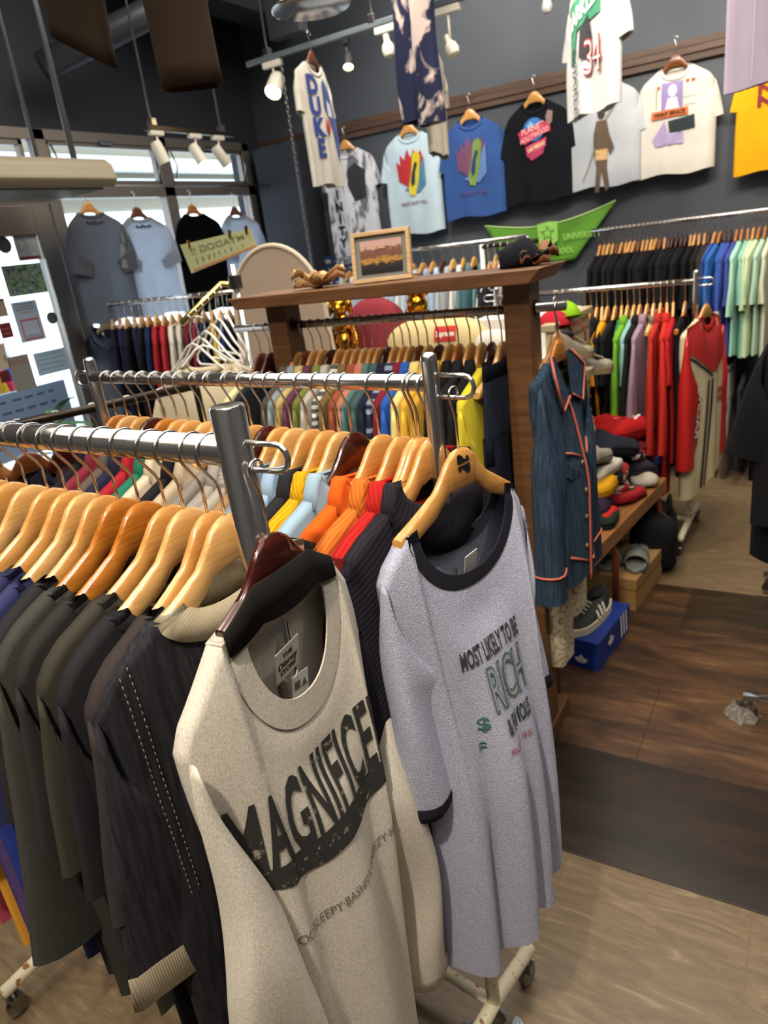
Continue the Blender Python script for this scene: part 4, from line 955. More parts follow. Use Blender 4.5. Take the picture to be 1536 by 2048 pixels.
# beige rounded board (mirror back)
m = MB(); ol = []
for i in range(41):
    t = i/40; a = PI*t; ol.append((.255*math.cos(a), .97 + .73 if False else 1.36 + .30*math.sin(a)))
ol = [(.27, 0), (.30, .4), (.29, .95), (.262, 1.20)] + [(.255*math.cos(PI*i/24), 1.36 + .30*math.sin(PI*i/24)) for i in range(25)] + [(-.262, 1.20), (-.29, .95), (-.30, .4), (-.27, 0)]
bo = empty('rounded_board', (PX(556, 600, Y=2.82).x, 2.82, 0), .1); tag(bo, 'tall beige board with a rounded top standing beside the shop window', 'display board')
m.prism(ol, Matrix.Translation((0, .02, 0)) @ Matrix.Rotation(PI/2, 4, 'X'), .03); build('panel', m, pmat('#a8937f', .6, 0, 'beige_board'), bo, ang=.6)
m = MB(); m.tube([(x, -.005, z) for x, z in ol], .012, 8); build('edge_band', m, pmat('#c9b89f', .5), bo)
m = MB(); m.box((0, .0, .015), (.5, .2, .03)); build('base', m, pmat('#a8937f', .6, 0, 'beige_board'), bo, smooth=False)
# ================================================================== rack at the right with bright tops
RA, RB = Vector((-.492, 3.63, 1.268)), Vector((-1.46, 3.66, 1.268))
rack('white-legged clothes rack with a chrome rail of bright tops by the aisle', RA, RB, zp=.05, r=.0125, rp=.0140, split=.70, feet=.24)
far = dict(collar='rib', nc=8, nr=9, t=.02, sl=.2, L=.66, fold=.008, sla=10, slw=.08, aw=.10, sth=.018, sw=.20, bw=.21)
fl = dict(far, sl=.52, slw=.06, long_=True, collar='polo'); ft = dict(far, sleeves=False, sw=.15, bw=.20)
R_ = [(1372, ORANGE, 'tank_top', '#131316', 'plain', 'black yellow-corded tank top', dict(ft)), (1348, MAPLE, 't_shirt', '#a11c22', 'plain', 'red tee', far), (1335, MAPLE, 'sweatshirt', '#b1291f', 'plain', 'long red sweatshirt', dict(fl, L=.84)),
      (1322, MAPLE, 'sweatshirt', '#a32a22', 'plain', 'brick red sweatshirt', dict(fl, L=.76)), (1308, MAPLE2, 'trousers', '#b3a78f', 'plain', 'beige crinkled trousers', dict(W=.12, L=.86)), (1295, MAPLE, 'long_sleeve_shirt', '#8d7787', 'plain', 'lilac long sleeve top', fl),
      (1280, MAPLE, 'long_sleeve_shirt', '#18181b', 'plain', 'black long sleeve top', fl), (1268, MAPLE, 't_shirt', '#7ba5a0', 'plain', 'pale teal tee', far), (1255, MAPLE, 'long_sleeve_shirt', '#639a2c', 'plain', 'bright green long sleeve top', dict(fl, L=.78)),
      (1243, MAPLE, 'tank_top', '#2c6a3a', 'plain', 'deep green tank top', ft), (1230, MAPLE, 't_shirt', '#17171b', 'plain', 'black tee', far), (1214, MAPLE, 't_shirt', '#d6951a', 'plain', 'amber yellow tee', dict(far, L=.70)),
      (1203, MAPLE2, 't_shirt', '#202024', 'plain', 'off-black tee', far), (1192, MAPLE, 'sweatshirt', '#1b1b1f', 'plain', 'black sweatshirt', fl), (1180, MAPLE, 't_shirt', '#232327', 'plain', 'dark grey tee', far), (1168, MAPLE, 't_shirt', '#8e1f27', 'plain', 'crimson tee', far),
      (1154, BROWNW, 't_shirt', '#2a2420', 'plain', 'dark brown tee', far), (1140, MAPLE, 't_shirt', '#8e8a83', 'plain', 'grey tee', far), (1124, MAHOG, 't_shirt', '#77777a', 'plain', 'mid grey tee', far), (1108, MAHOG, 't_shirt', '#2b2b2f', 'plain', 'charcoal tee', far)]
en = [(RA.x - PX(px, 575 - (px - 1090)*.088, Y=3.64).x, hw, kd, c, cl, w_, dict(o, dy=rnd.uniform(-.1, .1) + .12)) for px, hw, kd, c, cl, w_, o in R_]
fill(RA, RB, en, 'the aisle end of the white-legged rack', 'the white-legged rack', rr=.0125, front=(1, 0), hang_where='the aisle end along the white-legged rack')
# red and cream racing jacket on the end loop
JP = Vector((-.44, 3.62, 1.250)); JYa = math.radians(-108)
hanger(JP, JYa, MAPLE, 'maple hanger holding the red and cream racing jacket', 'hangers of the front garments', rr=.006)
REDJ = fabric('#b0201f', 'satin'); CRJ = fabric('#c8bb98', 'satin')
rj, gr = garment('racing_jacket', JP, JYa, CRJ, 'red and cream racing jacket with black stripes on the rack end by the aisle', None, 'jacket', nc=18, nr=16, collar='rib', colh=.03, rib_mat=REDJ, sleeves=False, nw=.075, sw=.175, bw=.19, sa0=12, sla=2, L=.78, t=.05, fold=.008, ph=1, aw=.09, slw=.062, sth=.04, sy=.02, tilt_h=.06)
for sd in (-1, 1):
    so = build('sleeve', gr.sleeve(sd, 14, 14, .62), REDJ, rj); so['label'] = 'red sleeve'
    vs_ = [v.co.copy() for v in so.data.vertices]
    if sd == 1:
        pf_ = lambda u, z: lerp(vs_[int((.5 - u)*13.9)*14 + 4], vs_[min(14, int((.5 - u)*13.9) + 1)*14 + 4], ((.5 - u)*13.9) % 1) + Vector((-z, .004, 0))
        text_on(pf_, 'RACING', .05, ink('#d8cfb8'), so, pre=lambda x, y: (-.02 + x*2.6, y), bold=.002, sub=.02)
zb_ = gr.zn
poly_on(lambda u, z: gr.surf(u, z, .005), [[(-.172, zb_ - .14), (-.165, zb_ - .03), (-.075, zb_ + .0), (-.06, zb_ - .05), (0, zb_ - .075), (.06, zb_ - .05), (.075, zb_ + .0), (.165, zb_ - .03), (.172, zb_ - .14), (.06, zb_ - .24), (-.02, zb_ - .25)]], ink('#a8201f'), rj, 'red_yoke', .03)
for dx in (0, .03): poly_on(lambda u, z: gr.surf(u, z, .007), [[(-.06 + dx, zb_ - .28), (-.046 + dx, zb_ - .28), (-.086 + dx, zb_ - .80), (-.100 + dx, zb_ - .80)]], BLACKM, rj, 'black_stripe', .03)
poly_on(lambda u, z: gr.surf(u, z, .007), [[(-.172, zb_ - .15), (-.02, zb_ - .262), (-.02, zb_ - .275), (-.172, zb_ - .163)]], BLACKM, rj, 'black_stripe', .03)
for dz in (0, .04): poly_on(lambda u, z: gr.surf(u, z, .007), [rect(.02, .12, zb_ - .36 - dz, zb_ - .34 - dz)], ink('#a8221f'), rj, 'red_stripe', .03)

# ================================================================== rail along the back wall
BA, BB = Vector((-1.24, 4.72, 1.515)), Vector((.30, 4.72, 1.515))
wr = empty('wall_rail', ((BA.x + BB.x)/2, 4.72, 0)); tag(wr, 'long chrome rail full of black tees along the back wall', 'clothes rail')
m = MB(); m.tube([BA - Vector((wr.location.x, 4.72, 0)), BB - Vector((wr.location.x, 4.72, 0))], .0125, 12); build('rail', m, CHROME, wr)
for x in (-1.2, .25):
    m = MB(); m.tube([(x - wr.location.x, 0, 1.515), (x - wr.location.x, YB - 4.722, 1.515)], .010, 8); build('wall_bracket', m, STEEL, wr)
w0 = dict(collar='rib', nc=8, nr=8, t=.018, sl=.24, L=.62, fold=.006, sla=8, slw=.085, aw=.105, sth=.016, sw=.205, bw=.215)
def bx(px): return PX(px, 458 - (px - 1195)*.145, Y=4.72).x
BL = []
for i in range(24): BL.append((1200 + i*8.7, [MAPLE, MAPLE, MAPLE2, MAPLE, BROWNW][i % 5] if i < 16 or i > 20 else MAHOG, 't_shirt', ['#121215', '#17171a', '#141416', '#1c1d20'][i % 4], 'plain', ['black t-shirt', 'faded black t-shirt', 'jet black t-shirt', 'dark charcoal t-shirt'][i % 4], w0))
BL += [(1411, MAPLE, 't_shirt', '#2d2823', 'plain', 'brown-black t-shirt', dict(w0, sl=.30)), (1421, MAHOG, 't_shirt', '#33302c', 'plain', 'dark taupe t-shirt', w0), (1432, MAPLE, 't_shirt', '#3a55a0', 'plain', 'blue t-shirt', w0), (1443, ORANGE, 't_shirt', '#2f62a8', 'plain', 'azure t-shirt', dict(w0, L=.70)),
       (1453, MAHOG, 't_shirt', '#33579c', 'plain', 'mid blue t-shirt', w0), (1464, MAHOG, 't_shirt', '#3d4e9c', 'plain', 'royal blue t-shirt with white cuffs', dict(w0, sl=.27, cuff_mat=fabric('#c9c3bc', 'plain'))), (1476, ORANGE, 't_shirt', '#3a4a8c', 'plain', 'indigo t-shirt', w0),
       (1487, ORANGE, 't_shirt', '#9cc9b4', 'plain', 'mint t-shirt', dict(w0, sl=.30)), (1499, ORANGE, 't_shirt', '#83b5a6', 'plain', 'sea green t-shirt', w0), (1510, MAPLE, 't_shirt', '#b4c79f', 'plain', 'pale green t-shirt', dict(w0, sl=.27)), (1522, ORANGE, 't_shirt', '#bfcfa8', 'plain', 'light sage t-shirt', w0), (1534, ORANGE, 't_shirt', '#a6c3b0', 'plain', 'soft aqua t-shirt', w0), (1546, MAPLE, 't_shirt', '#c5c9b0', 'plain', 'ecru t-shirt', w0)]
en = [(bx(px) - BA.x, hw, kd, c, cl, w_, dict(o)) for px, hw, kd, c, cl, w_, o in BL]
fill(BA, BB, en, 'the left end of the back wall rail', 'the back wall rail', rr=.0125, front=(1, 0), jit=.12, hang_where='the left end along the back wall rail')
# lower rail with track tops and dark trousers
LA, LB = Vector((-1.0, 4.70, .78)), Vector((.2, 4.70, .78))
lr = empty('lower_wall_rail', (-.4, 4.70, 0)); tag(lr, 'lower rail of dark trousers and track tops beneath the back wall rail', 'clothes rail')
m = MB(); m.tube([(-.6, 0, .78), (.6, 0, .78)], .0125, 12); build('rail', m, DARKST, lr)
for x in (-.58, .58):
    m = MB(); m.tube([(x, 0, 0), (x, 0, .78)], .011, 10); build('support', m, DARKST, lr)
lo = []
for i, (c, wd, kd) in enumerate([('#15151a', 'black track trousers', 'trousers'), ('#111114', 'jet black trousers', 'trousers'), ('#1c1c22', 'dark grey trousers', 'trousers'), ('#141418', 'black jersey trousers', 'trousers'), ('#191a24', 'navy-black trousers', 'trousers'), ('#1a1a1d', 'black nylon trousers', 'trousers'), ('#bdb8ae', 'off-white striped track trousers', 'trousers'), ('#202024', 'black track top with pale piping', 'jacket'), ('#2a2a2e', 'charcoal trousers', 'trousers'), ('#8e1631', 'crimson track top', 'jacket'), ('#c9c5b6', 'cream and green shorts', 'trousers'), ('#17171b', 'black shorts', 'trousers'), ('#1c1c20', 'dark sweatpants', 'trousers')]):
    lo.append((.06 + i*.085, MAHOG, kd, c, 'plain', wd, dict(W=.15, L=.66, z0=-.09) if kd == 'trousers' else dict(w0, L=.56, sl=.45, long_=True, name='track_jacket')))
fill(LA, LB, lo, 'the left end of the lower wall rail', 'the lower wall rail', rr=.0125, front=(1, 0), jit=.1, hang_where='the left end along the lower wall rail')

# ================================================================== racks in the middle back: white and light blue shirts
CA, CB = Vector((-1.55, 4.42, 1.54)), Vector((-2.92, 4.42, 1.54))
rack('chrome clothes rack of pale shirts standing before the back wall', CA, CB, zp=.0, r=.0125, rp=.0125, loops=False, split=.6)
cs = ['#b9c8d6', '#c9cfd6', '#aebccc', '#d2d3d4', '#a9bdd2', '#c3cbd2', '#b5c2d0', '#cfd2d2', '#b0bfca', '#8fa6c0', '#a6b9cf', '#9fa4a8', '#c4c4c0', '#4f7078', '#5b7f83', '#8a8f90', '#a79c8c', '#456a6c']
cw = ['pale blue shirt', 'off-white shirt', 'powder blue shirt', 'white shirt', 'sky blue shirt', 'ice grey shirt', 'light steel shirt', 'chalk shirt', 'mist blue shirt', 'chambray shirt', 'light chambray shirt', 'silver grey shirt', 'ivory shirt', 'teal shirt', 'grey-teal shirt', 'stone grey shirt', 'taupe shirt', 'deep teal shirt']
en = [(1.30 - i*.073, [MAPLE, MAPLE, MAHOG, MAPLE2][i % 4], 'shirt', cs[i], 'plain', cw[i], dict(w0, collar='polo', sl=.5, long_=True, sla=5, slw=.06, L=.72, t=.026, cat='shirt')) for i in range(18)]
en.sort(key=lambda e: e[0])
fill(CA, CB, en, 'the right end of the rack of pale shirts', 'the rack of pale shirts', rr=.0125, front=(1, 0), jit=.15, hang_where='the right end along the rack of pale shirts')
# small white rack with a dark rail and white hangers
DA, DB = Vector((-1.36, 4.0, 1.515)), Vector((-1.66, 4.0, 1.515))
sw_ = empty('small_white_rack', (-1.51, 4.0, 0)); tag(sw_, 'small single-post white rack with a dark rail before the green flag', 'clothes rack')
m = MB(); m.tube([(-.16, 0, 1.515), (.17, 0, 1.515)], .013, 10); build('rail', m, DARKST, sw_)
for x in (-.16,):
    m = MB(); m.tube([(x, 0, 0), (x, 0, 1.53)], .013, 10); build('post', m, WHITEP, sw_)
    m = MB(); m.tube([(x, -.2, .02), (x, .2, .02)], .013, 10); build('foot', m, WHITEP, sw_)
en = [(.03 + .04*i, WHITEP if i < 5 else MAPLE, 'sweatshirt', ['#171a26', '#14161d', '#1a1c24', '#c9beac', '#20232e', '#d2cabb', '#1c1f2a'][i], 'plain', ['navy sweatshirt', 'ink black sweatshirt', 'blue-black sweatshirt', 'cream sweatshirt', 'dark navy hoodie', 'ecru sweatshirt', 'midnight sweatshirt'][i], dict(w0, sl=.5, long_=True, L=.68)) for i in range(7)]
fill(DA, DB, en, 'the free end of the small white rack', 'the small white rack', rr=.013, front=(1, 0), jit=.2, hang_where='the free end along the small white rack')

# ================================================================== rail before the window
NA, NB = Vector((-3.80, 3.02, 1.468)), Vector((-2.42, 3.045, 1.463))
rack('low chrome rack of dark jackets before the shop window', NA, NB, zp=.0, r=.0125, rp=.0125, loops=False, split=.6)
nc_ = [('jacket', '#22303f', 'satin', 'shiny navy track jacket'), ('jacket', '#181a2c', 'plain', 'navy jacket'), ('jacket', '#23203f', 'plain', 'violet-navy jacket'), ('jacket', '#171a22', 'plain', 'black jacket with pale badges'), ('jacket', '#1c2440', 'plain', 'dark blue jersey'),
       ('jacket', '#14161c', 'plain', 'black jersey'), ('jacket', '#1b2648', 'plain', 'blue football top'), ('jacket', '#97222a', 'plain', 'red football top'), ('jacket', '#a02a2f', 'plain', 'scarlet football top'), ('jacket', '#c7c1b4', 'plain', 'cream football top'), ('jacket', '#b9b2a4', 'plain', 'ecru football top'),
       ('jacket', '#5c1c28', 'plain', 'maroon football top'), ('jacket', '#6a2230', 'plain', 'claret football top'), ('jacket', '#1c2238', 'plain', 'midnight football top'), ('jacket', '#c2a23a', 'plain', 'yellow football top'), ('jacket', '#20305c', 'plain', 'royal football top'), ('jacket', '#15171f', 'plain', 'black football top'),
       ('jacket', '#2a3f7a', 'plain', 'bright blue football top'), ('jacket', '#8e2430', 'plain', 'dark red football top'), ('jacket', '#1a2030', 'plain', 'navy football top'), ('jacket', '#b5b0a8', 'plain', 'pale football top'), ('jacket', '#24304a', 'plain', 'slate football top')]
en = [(.04 + i*.062, [PALEW, PALEW, MAPLE, MAPLE2][i % 4], k, c, cl, w_, dict(w0, sl=.5, long_=True, sla=7, slw=.07, L=.70, t=.024, collar='polo' if i == 0 else 'rib', **(dict(dy=1.5) if i == 0 else {}), name='track_jacket' if i == 0 else 'football_top' if i > 5 else 'jacket', cat='jacket' if i < 6 else 'football top')) for i, (k, c, cl, w_) in enumerate(nc_)]
fill(NA, NB, en, 'the left end of the window rack', 'the window rack', rr=.0125, front=(-1, -.6), jit=.1, hang_where='the left end along the window rack')
# black rail behind at the left, with its hooks and dark tops
KA, KB = Vector((-2.02, 1.04, 1.25)), Vector((-1.72, 1.66, 1.25))
rack('black clothes rail at the left behind the nearest racks', KA, KB, zp=.0, r=.0135, rp=.0125, loops=False, post_mat=DARKST, low_mat=DARKST, split=.6)
en = [(.05 + i*.105, [ORANGE, BROWNW, MAHOG, MAPLE, ORANGE, MAPLE][i], 'sweatshirt', ['#17181d', '#3d2b2a', '#20222e', '#4a1d26', '#1c1c20', '#2b2f44'][i], 'plain', ['black sweatshirt', 'brown sweatshirt', 'navy sweatshirt', 'maroon sweatshirt', 'coal sweatshirt', 'blue sweatshirt'][i], dict(w0, sl=.45, long_=True)) for i in range(6)]
fill(KA, KB, en, 'the near end of the black rail', 'the black rail', rr=.0135, front=(1, -.4), jit=.1, hang_where='the near end along the black rail')
# ================================================================== t-shirts hung high on the back wall
def shown(loc, yaw, mat, label, group, nc=16, nr=16, **p):
    q = dict(collar='rib', colh=.016, nw=.085, sw=.205, bw=.225, L=.60, ndf=.065, t=.030, sl=.20, sla=12, sa0=30, aw=.10, slw=.085, fold=.009, sth=.025); q.update(p)
    return garment('t_shirt', loc, yaw, mat, label, group, 't-shirt', nc=nc, nr=nr, **q)
GW = 'printed tees on the back wall'; YWT = YB - .09
def wall_tee(px, py, col, cloth, label, yaw=PI, hw=MAPLE, hz=2.445, **p):
    """px,py = photo position of the hanger's hook"""
    x = PX(px, py, Y=YWT).x; loc = Vector((x, YWT, hz))
    hanger(loc, yaw, hw, 'hanger of the ' + label.split(',')[0], 'hangers on the back wall', rr=.006)
    return shown(loc, yaw, fabric(col, cloth), label, GW, **p)
def sfn(g, off=.006): return lambda u, z: g.surf(u, g.zn + z, off)
def tx(g, o, s, size, col, u=0, z=0, sx=1, sy=1, rot=0, bold=.001, off=.008, sub=.03, shear=0, parentname='printed_lettering'):
    c_, s_ = math.cos(rot), math.sin(rot)
    return text_on(sfn(g, off), s, size, ink(col), o, name=parentname, pre=lambda x, y: (u + (x*c_ - y*s_)*sx, z + (x*s_ + y*c_)*sy), bold=bold, sub=sub, shear=shear)
def pl(g, o, polys, col, off=.006, name='printed_design'):
    for p_ in polys: poly_on(sfn(g, off), [p_], ink(col), o, name, .04)
o, g = wall_tee(690, 285, '#c9ccd4', 'mono', 'white tee with an all-over black photo print and letters, on the back wall', hz=2.43, bw=.20, sw=.185, L=.80, yaw=PI + .25)
for i, c in enumerate('TRINITY'): tx(g, o, c, .085, '#15161a', -.105, -.13 - .085*i, bold=.004)
pl(g, o, [[(.0, -.14), (.06, -.10), (.13, -.16), (.12, -.34), (.03, -.36), (-.01, -.25)]], '#22242c', name='photo_print')
o, g = wall_tee(815, 240, '#b9cdd8', 'plain', 'pale blue tee with a red flame skateboard print, on the back wall', L=.66, bw=.21, yaw=PI + .15)
FL = [(-.10, -.30), (-.11, -.17), (-.08, -.20), (-.075, -.13), (-.045, -.17), (-.02, -.10), (.005, -.16), (.03, -.11), (.05, -.16), (.08, -.12), (.10, -.20), (.10, -.34), (0, -.36)]
def skate(g, o, red, yel, blu, dk):
    pl(g, o, [FL], red, .006, 'flame_print'); pl(g, o, [[(-.06, -.36), (.01, -.33), (.10, -.16), (.10, -.34), (.04, -.39)]], blu, .008)
    pl(g, o, [[(-.015, -.40), (.015, -.41), (.05, -.30), (.075, -.16), (.055, -.12), (.02, -.14), (.0, -.26), (-.025, -.36)]], yel, .010, 'skateboard_print')
    pl(g, o, [[(0, -.35), (.02, -.33), (.03, -.25), (.05, -.2), (.03, -.19), (.005, -.26), (-.005, -.31)]], dk, .012)
skate(g, o, '#b0262c', '#cdbf26', '#4c7f9e', '#1c2a3a'); tx(g, o, 'PEACE OUT YALL', .030, '#7a1f2a', 0, -.455, sx=.85, bold=.0006)
o, g = wall_tee(937, 195, '#34528c', 'plain', 'blue tee with a faded flame skateboard print, on the back wall', L=.60, yaw=PI + .08)
skate(g, o, '#6a3f5c', '#6f8a3c', '#5a7cae', '#22345c'); tx(g, o, 'PEACE OUT YALL', .030, '#503a5c', 0, -.455, sx=.85, bold=.0006)
o, g = wall_tee(1067, 160, '#14151b', 'plain', 'black tee with a blue globe and pink script, on the back wall', L=.58, hz=2.46)
pl(g, o, [disc(-.005, -.155, .068)], '#2f6fb5', .006, 'globe_print'); pl(g, o, [[(-.05, -.13), (-.02, -.105), (.0, -.13), (-.02, -.16)], [(.02, -.12), (.05, -.13), (.045, -.17), (.015, -.16)]], '#7fb0d8', .007)
pl(g, o, [[(-.11, -.16), (.10, -.115), (.105, -.18), (.06, -.185), (-.06, -.235), (-.09, -.22)]], '#c2344e', .008); tx(g, o, 'PLANET', .048, '#f0b0b4', -.01, -.150, sx=.9, rot=.2, off=.011); tx(g, o, 'HOLLYWOOD', .042, '#f0b0b4', .0, -.19, sx=.7, rot=.2, off=.011)
pl(g, o, [[(-.06, -.25), (.075, -.21), (.07, -.26), (-.05, -.31)]], '#c9476a', .009); tx(g, o, 'LAS VEGAS', .03, '#e8d9a0', .01, -.258, sx=.75, rot=.25, off=.012)
pl(g, o, [[(-.05, -.295), (.06, -.265), (.05, -.30), (-.02, -.335)]], '#b0385c', .009)
pl(g, o, [[(.075, -.10), (.09, -.06), (.12, -.07), (.115, -.13), (.09, -.15)]], '#8a6f6c', .010)
o, g = wall_tee(1205, 150, '#b7bcc3', 'heather', 'pale grey tee with a standing athlete print, on the back wall', hz=2.48, L=.57, yaw=PI - .1)
pl(g, o, [[(-.03, -.20), (.03, -.20), (.045, -.28), (.075, -.36), (.05, -.40), (.035, -.36), (.03, -.47), (.045, -.58), (.02, -.60), (.0, -.48), (-.015, -.60), (-.045, -.60), (-.03, -.46), (-.05, -.36), (-.045, -.27)]], '#5b4a3c', .006, 'athlete_print')
pl(g, o, [disc(0, -.165, .022, .028)], '#3a2c24', .006); pl(g, o, [[(-.035, -.36), (.035, -.36), (.03, -.42), (-.035, -.42)]], '#c0a06c', .008)
pl(g, o, [[(.02, -.19), (.10, -.10), (.105, -.106), (.026, -.205)], [(-.04, -.34), (-.13, -.52), (-.124, -.525), (-.034, -.35)]], '#8a8f7a', .007)
o, g = wall_tee(1352, 95, '#d3cec4', 'plain', 'white tee with a lilac portrait block and an orange banner, on the back wall', hz=2.48, L=.56, hw=BROWNW)
pl(g, o, [rect(-.07, .045, -.22, -.075)], '#8d7bb0', .006, 'lilac_block'); pl(g, o, [disc(-.01, -.12, .025, .032), [(-.05, -.22), (.03, -.22), (.015, -.155), (-.035, -.155)]], '#cfc6d2', .008)
pl(g, o, [rect(-.125, .075, -.255, -.215)], '#c4682f', .009, 'orange_banner'); tx(g, o, 'VINNY BRACE', .028, '#2b1a12', -.025, -.236, sx=.95, off=.012)
pl(g, o, [[(-.03, -.275), (.11, -.26), (.115, -.33), (-.02, -.335)]], '#1f2c33', .008); pl(g, o, [[(-.12, -.36), (-.05, -.27), (-.03, -.34), (.05, -.34), (.055, -.40), (-.10, -.40)]], '#a696bd', .006)
pl(g, o, [rect(.06, .078, -.09, -.075), rect(.09, .108, -.09, -.075), rect(-.095, -.08, -.10, -.085)], '#a8502a', .006); pl(g, o, [rect(.052, .12, -.165, -.163), rect(.052, .12, -.205, -.203), rect(-.10, -.097, -.2, -.10)], '#57524c', .006)
o, g = wall_tee(1572, 60, '#e0a316', 'plain', 'yellow tee with maroon stacked letters, at the right end of the back wall', hz=2.48, L=.62)
for k in range(3): tx(g, o, 'NEW', .085, '#7d1f2a', .0, -.14 - .062*k, sx=1.2, sy=.85, bold=.004)
# ================================================================== garments hung from the lighting rail
def hang_tee(px, py, Y, yaw, col, cloth, label, P_=None, **p):
    P_ = P_ or PX(px, py, Y=Y)
    hanger(P_, yaw, BROWNW, 'hanger of the ' + label.split(',')[0], 'hangers under the lighting rail', rr=.012)
    return shown(P_, yaw, fabric(col, cloth), label, None, **p)
TY = 3.8
o, g = hang_tee(617, 66, TY, math.radians(-84), '#cfc9bd', 'plain', 'off-white tee with blue varsity letters and a red ball, under the lighting rail', L=.62, bw=.185, sw=.17)
for i, c in enumerate('DUKE'): tx(g, o, c, .125, '#2b3f86', -.085, -.12 - .105*i, bold=.006)
pl(g, o, [disc(.02, -.315, .035, .045)], '#c4432f', .010, 'ball_print')
pl(g, o, [[(.02, -.10), (.05, -.07), (.09, -.15), (.12, -.22), (.14, -.40), (.12, -.50), (.09, -.36), (.05, -.25), (.01, -.20)]], '#41558f', .006); pl(g, o, [[(.04, -.18), (.08, -.2), (.09, -.27), (.05, -.26)]], '#b9c0cc', .009)
hbx = MB(); hbx.tube([(-1.9, TY, 2.73), (.6, TY, 2.73)], .012, 8)
for x in (-1.8, .5): hbx.tube([(x, TY, 2.73), (x, TY, CEIL)], .005, 6)
tag(build('hanging_bar', hbx, STEEL), 'steel bar under the ceiling that the green-panel tee hangs from', 'hanging bar')
hbx = MB(); hbx.tube([(-.6, 3.2, 2.785), (.6, 3.2, 2.785)], .012, 8)
for x in (-.5, .5): hbx.tube([(x, 3.2, 2.785), (x, 3.2, CEIL)], .005, 6)
tag(build('hanging_bar', hbx, STEEL), 'steel bar under the ceiling that the lilac jersey hangs from', 'hanging bar')
# bleached jeans hanging upright, with a pale tee edge behind
jn = empty('bleached_jeans', PX(818, -60, Y=3.55), PI - .5); tag(jn, 'dark navy jeans with bleached patches hanging from the ceiling rail', 'jeans')
BLE = fabric('#20243c', 'bleach')
for sd in (-1, 1):
    m = MB(); rows = []
    for i in range(16):
        t = i/15; z = .35 - .98*t; hw = .088 - .012*t + .005*math.sin(9*t + sd); cx = sd*(.066 + .012*t)
        rows.append([(cx + hw*math.cos(2*PI*k/16), .045*math.copysign(abs(math.sin(2*PI*k/16))**.75, math.sin(2*PI*k/16)) + .008*math.sin(k + 7*t), z + sd*.018*(t > .9)) for k in range(16)])
    m.grid(rows, True, 0, True, False); build('leg', m, BLE, jn)
m = MB(); m.grid([[(.165*math.cos(2*PI*k/20), .05*math.sin(2*PI*k/20), z) for k in range(20)] for z in (.30, .36, .42)], True); build('waistband', m, BLE, jn)
o, g = hang_tee(853, 25, 3.9, math.radians(105), '#b8b1a5', 'plain', 'off-white tee seen edge-on behind the bleached jeans', L=.52, sw=.18, bw=.19)
o, g = hang_tee(0, 0, TY, PI - .72, '#c6c6c4', 'plain', 'white tee with a green panel and red number, hanging from the ceiling rail', P_=Vector((PX(1182, 150, Y=TY).x, TY, 2.745)), L=.55, bw=.205)
pl(g, o, [[(-.14, -.33), (-.14, -.10), (.06, -.02), (.11, -.02), (.11, -.17), (-.06, -.20), (-.10, -.33)]], '#3d8a66', .006, 'green_panel')
tx(g, o, 'BARKLEY', .085, '#dfe3de', -.01, -.13, sx=.75, sy=1.1, rot=.25, off=.010, bold=.003); pl(g, o, [[(-.02, -.20), (.03, -.16), (.05, -.25), (.03, -.33), (-.02, -.32)]], '#2a2a2c', .009, 'player_print')
tx(g, o, '34', .20, '#a8262f', .062, -.335, sx=.62, bold=.004, off=.010); tx(g, o, '34', .20, '#cfc9c9', .062, -.335, sx=.62, bold=-.003, off=.013)
tx(g, o, 'CHARLES', .075, '#4a4f58', -.085, -.42, rot=-PI/2, sx=.8, off=.010)
o, g = hang_tee(0, 0, 3.2, PI + .15, '#b7a9bd', 'plain', 'lilac-white jersey with a purple crest, at the upper right near the ceiling', P_=Vector((-.12, 3.2, 2.80)), L=.70, bw=.235, sw=.21)
pl(g, o, [[(-.06, -.25), (-.05, -.38), (.02, -.33), (.05, -.25)]], '#4a3a78', .008, 'purple_crest')
for zz in range(5): pl(g, o, [rect(-.15 + .07*zz, -.147 + .07*zz, -.68, -.05)], '#c9bfcc', .006)
# brown trousers hanging over the photographer's left
tr2 = empty('brown_trousers', PX(222, -150, Y=1.55), .25); tag(tr2, 'dark brown trousers hanging with open hems at the upper left', 'trousers')
BRN = fabric('#33271c', 'plain')
for sd, cx, L_, ry in ((-1, -.140, .44, .62), (1, .120, .57, .06)):
    m = MB(); rows = []
    for i in range(12):
        t = i/11; hw = .094 - .010*t
        rows.append([(cx + sd*.015*t + hw*math.cos(2*PI*k/20), .045*math.sin(2*PI*k/20) + .006*math.sin(k + 5*t), .20 - L_*t - ry*hw*math.cos(2*PI*k/20)*t) for k in range(20)])
    c_ = sum((Vector(w_) for w_ in rows[-1]), Vector())/20
    rows.append([lerp(Vector(q), c_, .07) for q in rows[-1]]); rows.append([lerp(Vector(q), c_, .09) + Vector((0, 0, .05)) for q in rows[-3]])
    m.grid(rows, True, 0, True, False); build('leg', m, BRN, tr2)
m = MB(); m.grid([[(-.01 + .20*math.cos(2*PI*k/20), .055*math.sin(2*PI*k/20), z) for k in range(20)] for z in (.16, .26)], True); build('waistband', m, BRN, tr2)
